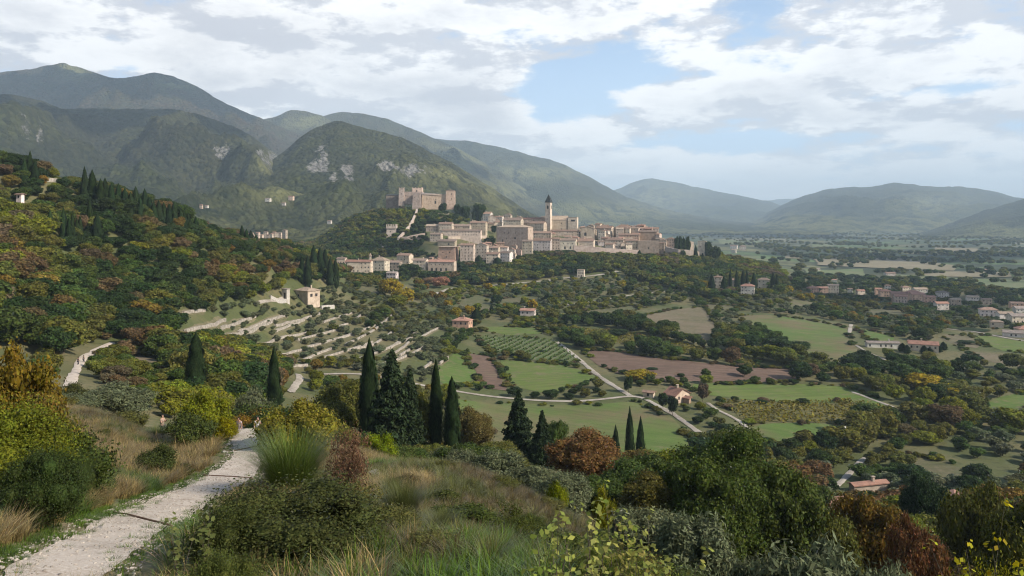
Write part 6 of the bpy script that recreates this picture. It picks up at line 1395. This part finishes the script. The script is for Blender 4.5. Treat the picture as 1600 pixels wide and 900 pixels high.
_a, _e = R(SUN_AZ), R(SUN_EL); SD = Vector((math.sin(_a)*math.cos(_e), math.cos(_a)*math.cos(_e), math.sin(_e)))
for q in SHADOW_CLOUDS: shadow_cloud(*q)
# ---------------------------------------------------------------- camera, sky, sun, haze
cam = bpy.data.cameras.new('camera'); co = ob('camera', cam); co.rotation_euler = (R(90), 0, 0)
cam.sensor_width = 36; cam.lens = 36*F/1600; cam.shift_y = -(450-HZ)/1600; cam.clip_start = .3; cam.clip_end = 120000
bpy.context.scene.camera = co
a = R(SUN_AZ); e = R(SUN_EL)
sd = Vector((math.sin(a)*math.cos(e), math.cos(a)*math.cos(e), math.sin(e)))
sl = bpy.data.lights.new('sun', 'SUN'); sl.energy = 5.0; sl.angle = R(.8); sl.color = (1, .90, .78)
so = ob('sun', sl); so.rotation_euler = sd.to_track_quat('Z', 'Y').to_euler()
w = bpy.data.worlds.new('World'); bpy.context.scene.world = w; w.use_nodes = True
nt = w.node_tree; nt.nodes.clear(); ln = nt.links
sky = N(nt, 'ShaderNodeTexSky', sky_type='NISHITA', sun_disc=False, sun_elevation=e, sun_rotation=a, altitude=300)
tc = N(nt, 'ShaderNodeTexCoord'); d = N(nt, 'ShaderNodeVectorMath', operation='NORMALIZE'); ln.new(tc.outputs['Generated'], d.inputs[0])
sx = N(nt, 'ShaderNodeSeparateXYZ'); ln.new(d.outputs[0], sx.inputs[0]); dx, dy, dz = sx.outputs
def cl(sh=(0, 0), k=(1, 1)):
    cx = N(nt, 'ShaderNodeCombineXYZ'); ln.new(mth(nt, 'ADD', dx, sh[0]), cx.inputs[0]); ln.new(dy, cx.inputs[1])
    ln.new(mth(nt, 'ADD', mth(nt, 'MULTIPLY', mth(nt, 'POWER', mth(nt, 'MAXIMUM', dz, .0001), .8), 2.6), sh[1]), cx.inputs[2]); return cx.outputs[0]
def dens(sh=(0, 0)):
    p = cl(sh)
    return mth(nt, 'ADD', mth(nt, 'MULTIPLY', noise(nt, p, 3.4, 12, .62, dist=.15), .55), mth(nt, 'MULTIPLY', noise(nt, p, 8.5, 10, .62), .45))
az = mth(nt, 'ARCTAN2', dx, dy); el = mth(nt, 'ARCSINE', dz)
def blob(px, py, sx_, sy_, amp):
    A = math.atan((px-800)/F); E = math.atan((HZ-py)/F*math.cos(A)); qa = sx_/F; qe = sy_/F
    u = mth(nt, 'DIVIDE', mth(nt, 'SUBTRACT', az, A), qa); v = mth(nt, 'DIVIDE', mth(nt, 'SUBTRACT', el, E), qe)
    r = mth(nt, 'ADD', mth(nt, 'MULTIPLY', u, u), mth(nt, 'MULTIPLY', v, v))
    return mth(nt, 'MULTIPLY', mth(nt, 'POWER', 2.718, mth(nt, 'MULTIPLY', r, -1.0)), amp)
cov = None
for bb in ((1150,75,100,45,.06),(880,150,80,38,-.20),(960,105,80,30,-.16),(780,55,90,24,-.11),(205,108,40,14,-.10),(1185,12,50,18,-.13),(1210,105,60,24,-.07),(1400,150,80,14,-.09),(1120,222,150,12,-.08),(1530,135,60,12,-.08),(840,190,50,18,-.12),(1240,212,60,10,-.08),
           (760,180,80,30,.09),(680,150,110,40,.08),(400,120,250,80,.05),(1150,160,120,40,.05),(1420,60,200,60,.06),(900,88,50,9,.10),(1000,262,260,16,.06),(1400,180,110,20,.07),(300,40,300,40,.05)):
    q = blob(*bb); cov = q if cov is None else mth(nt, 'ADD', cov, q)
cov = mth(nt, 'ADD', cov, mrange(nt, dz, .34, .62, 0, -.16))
def cover(sh=(0, 0)):
    return mth(nt, 'ADD', dens(sh), cov)
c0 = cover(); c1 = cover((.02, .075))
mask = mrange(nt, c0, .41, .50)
# lit side towards the sun, grey base where the cloud is deep
lit = mrange(nt, mth(nt, 'SUBTRACT', c0, c1), -.05, .03)
deep = mrange(nt, mth(nt, 'ADD', c0, mth(nt, 'MULTIPLY', noise(nt, cl((3, 7)), 4.6, 8, .6), .35)), .68, .92)
white = mixc(nt, lit, (5.0, 5.1, 5.5), (8.4, 8.3, 8.2))
ccol = mixc(nt, mth(nt, 'MULTIPLY', deep, .75), white, (4.3, 4.4, 4.8))
hzn = mrange(nt, dz, 0.0, .13, 1, 0)
ccol = mixc(nt, mth(nt, 'MULTIPLY', hzn, .6), ccol, (9.6, 9.45, 9.3))
skc = mixc(nt, 1.0, sky.outputs[0], (.92, 1.0, 1.12), 'MULTIPLY')
skc = mixc(nt, mrange(nt, dz, .05, .40, .85, .1), skc, (4.7, 6.2, 8.0))
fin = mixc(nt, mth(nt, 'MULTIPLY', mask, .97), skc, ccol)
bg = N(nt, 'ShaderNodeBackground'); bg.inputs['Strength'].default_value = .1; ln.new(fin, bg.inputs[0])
wo = N(nt, 'ShaderNodeOutputWorld'); ln.new(bg.outputs[0], wo.inputs[0])
# air
HAZE = 8.4e-5
hb = MB(); hb.box(-26000, 26000, -400, 26000, -150, 1300)
m, nt2, nd2, ln2 = nmat('haze_air')
vp = N(nt2, 'ShaderNodeVolumePrincipled'); vp.inputs['Density'].default_value = HAZE; vp.inputs['Color'].default_value = (.64, .84, 1.0, 1); vp.inputs['Anisotropy'].default_value = 0.0
oo = N(nt2, 'ShaderNodeOutputMaterial'); ln2.new(vp.outputs[0], oo.inputs['Volume'])
if HAZE_ON: tag(hb.build('haze', m), kind='stuff')
sc = bpy.context.scene
sc.view_settings.view_transform = 'Standard'; sc.view_settings.look = 'None'; sc.view_settings.gamma = 1; sc.view_settings.exposure = .6
sc.render.engine = 'CYCLES'
cy = sc.cycles; cy.use_denoising = DN; cy.max_bounces = 5; cy.diffuse_bounces = 2; cy.transmission_bounces = 3; cy.glossy_bounces = 1; cy.transparent_max_bounces = 8; cy.volume_bounces = 0
sc.cycles.pixel_filter_type = 'BLACKMAN_HARRIS'; sc.cycles.filter_width = 1.1; cy.sample_clamp_direct = 6; sc.cycles.pixel_filter_type = 'BLACKMAN_HARRIS'; sc.cycles.filter_width = 1.1; cy.sample_clamp_indirect = 2; cy.use_adaptive_sampling = True; cy.adaptive_threshold = .02
sc.render.use_persistent_data = False
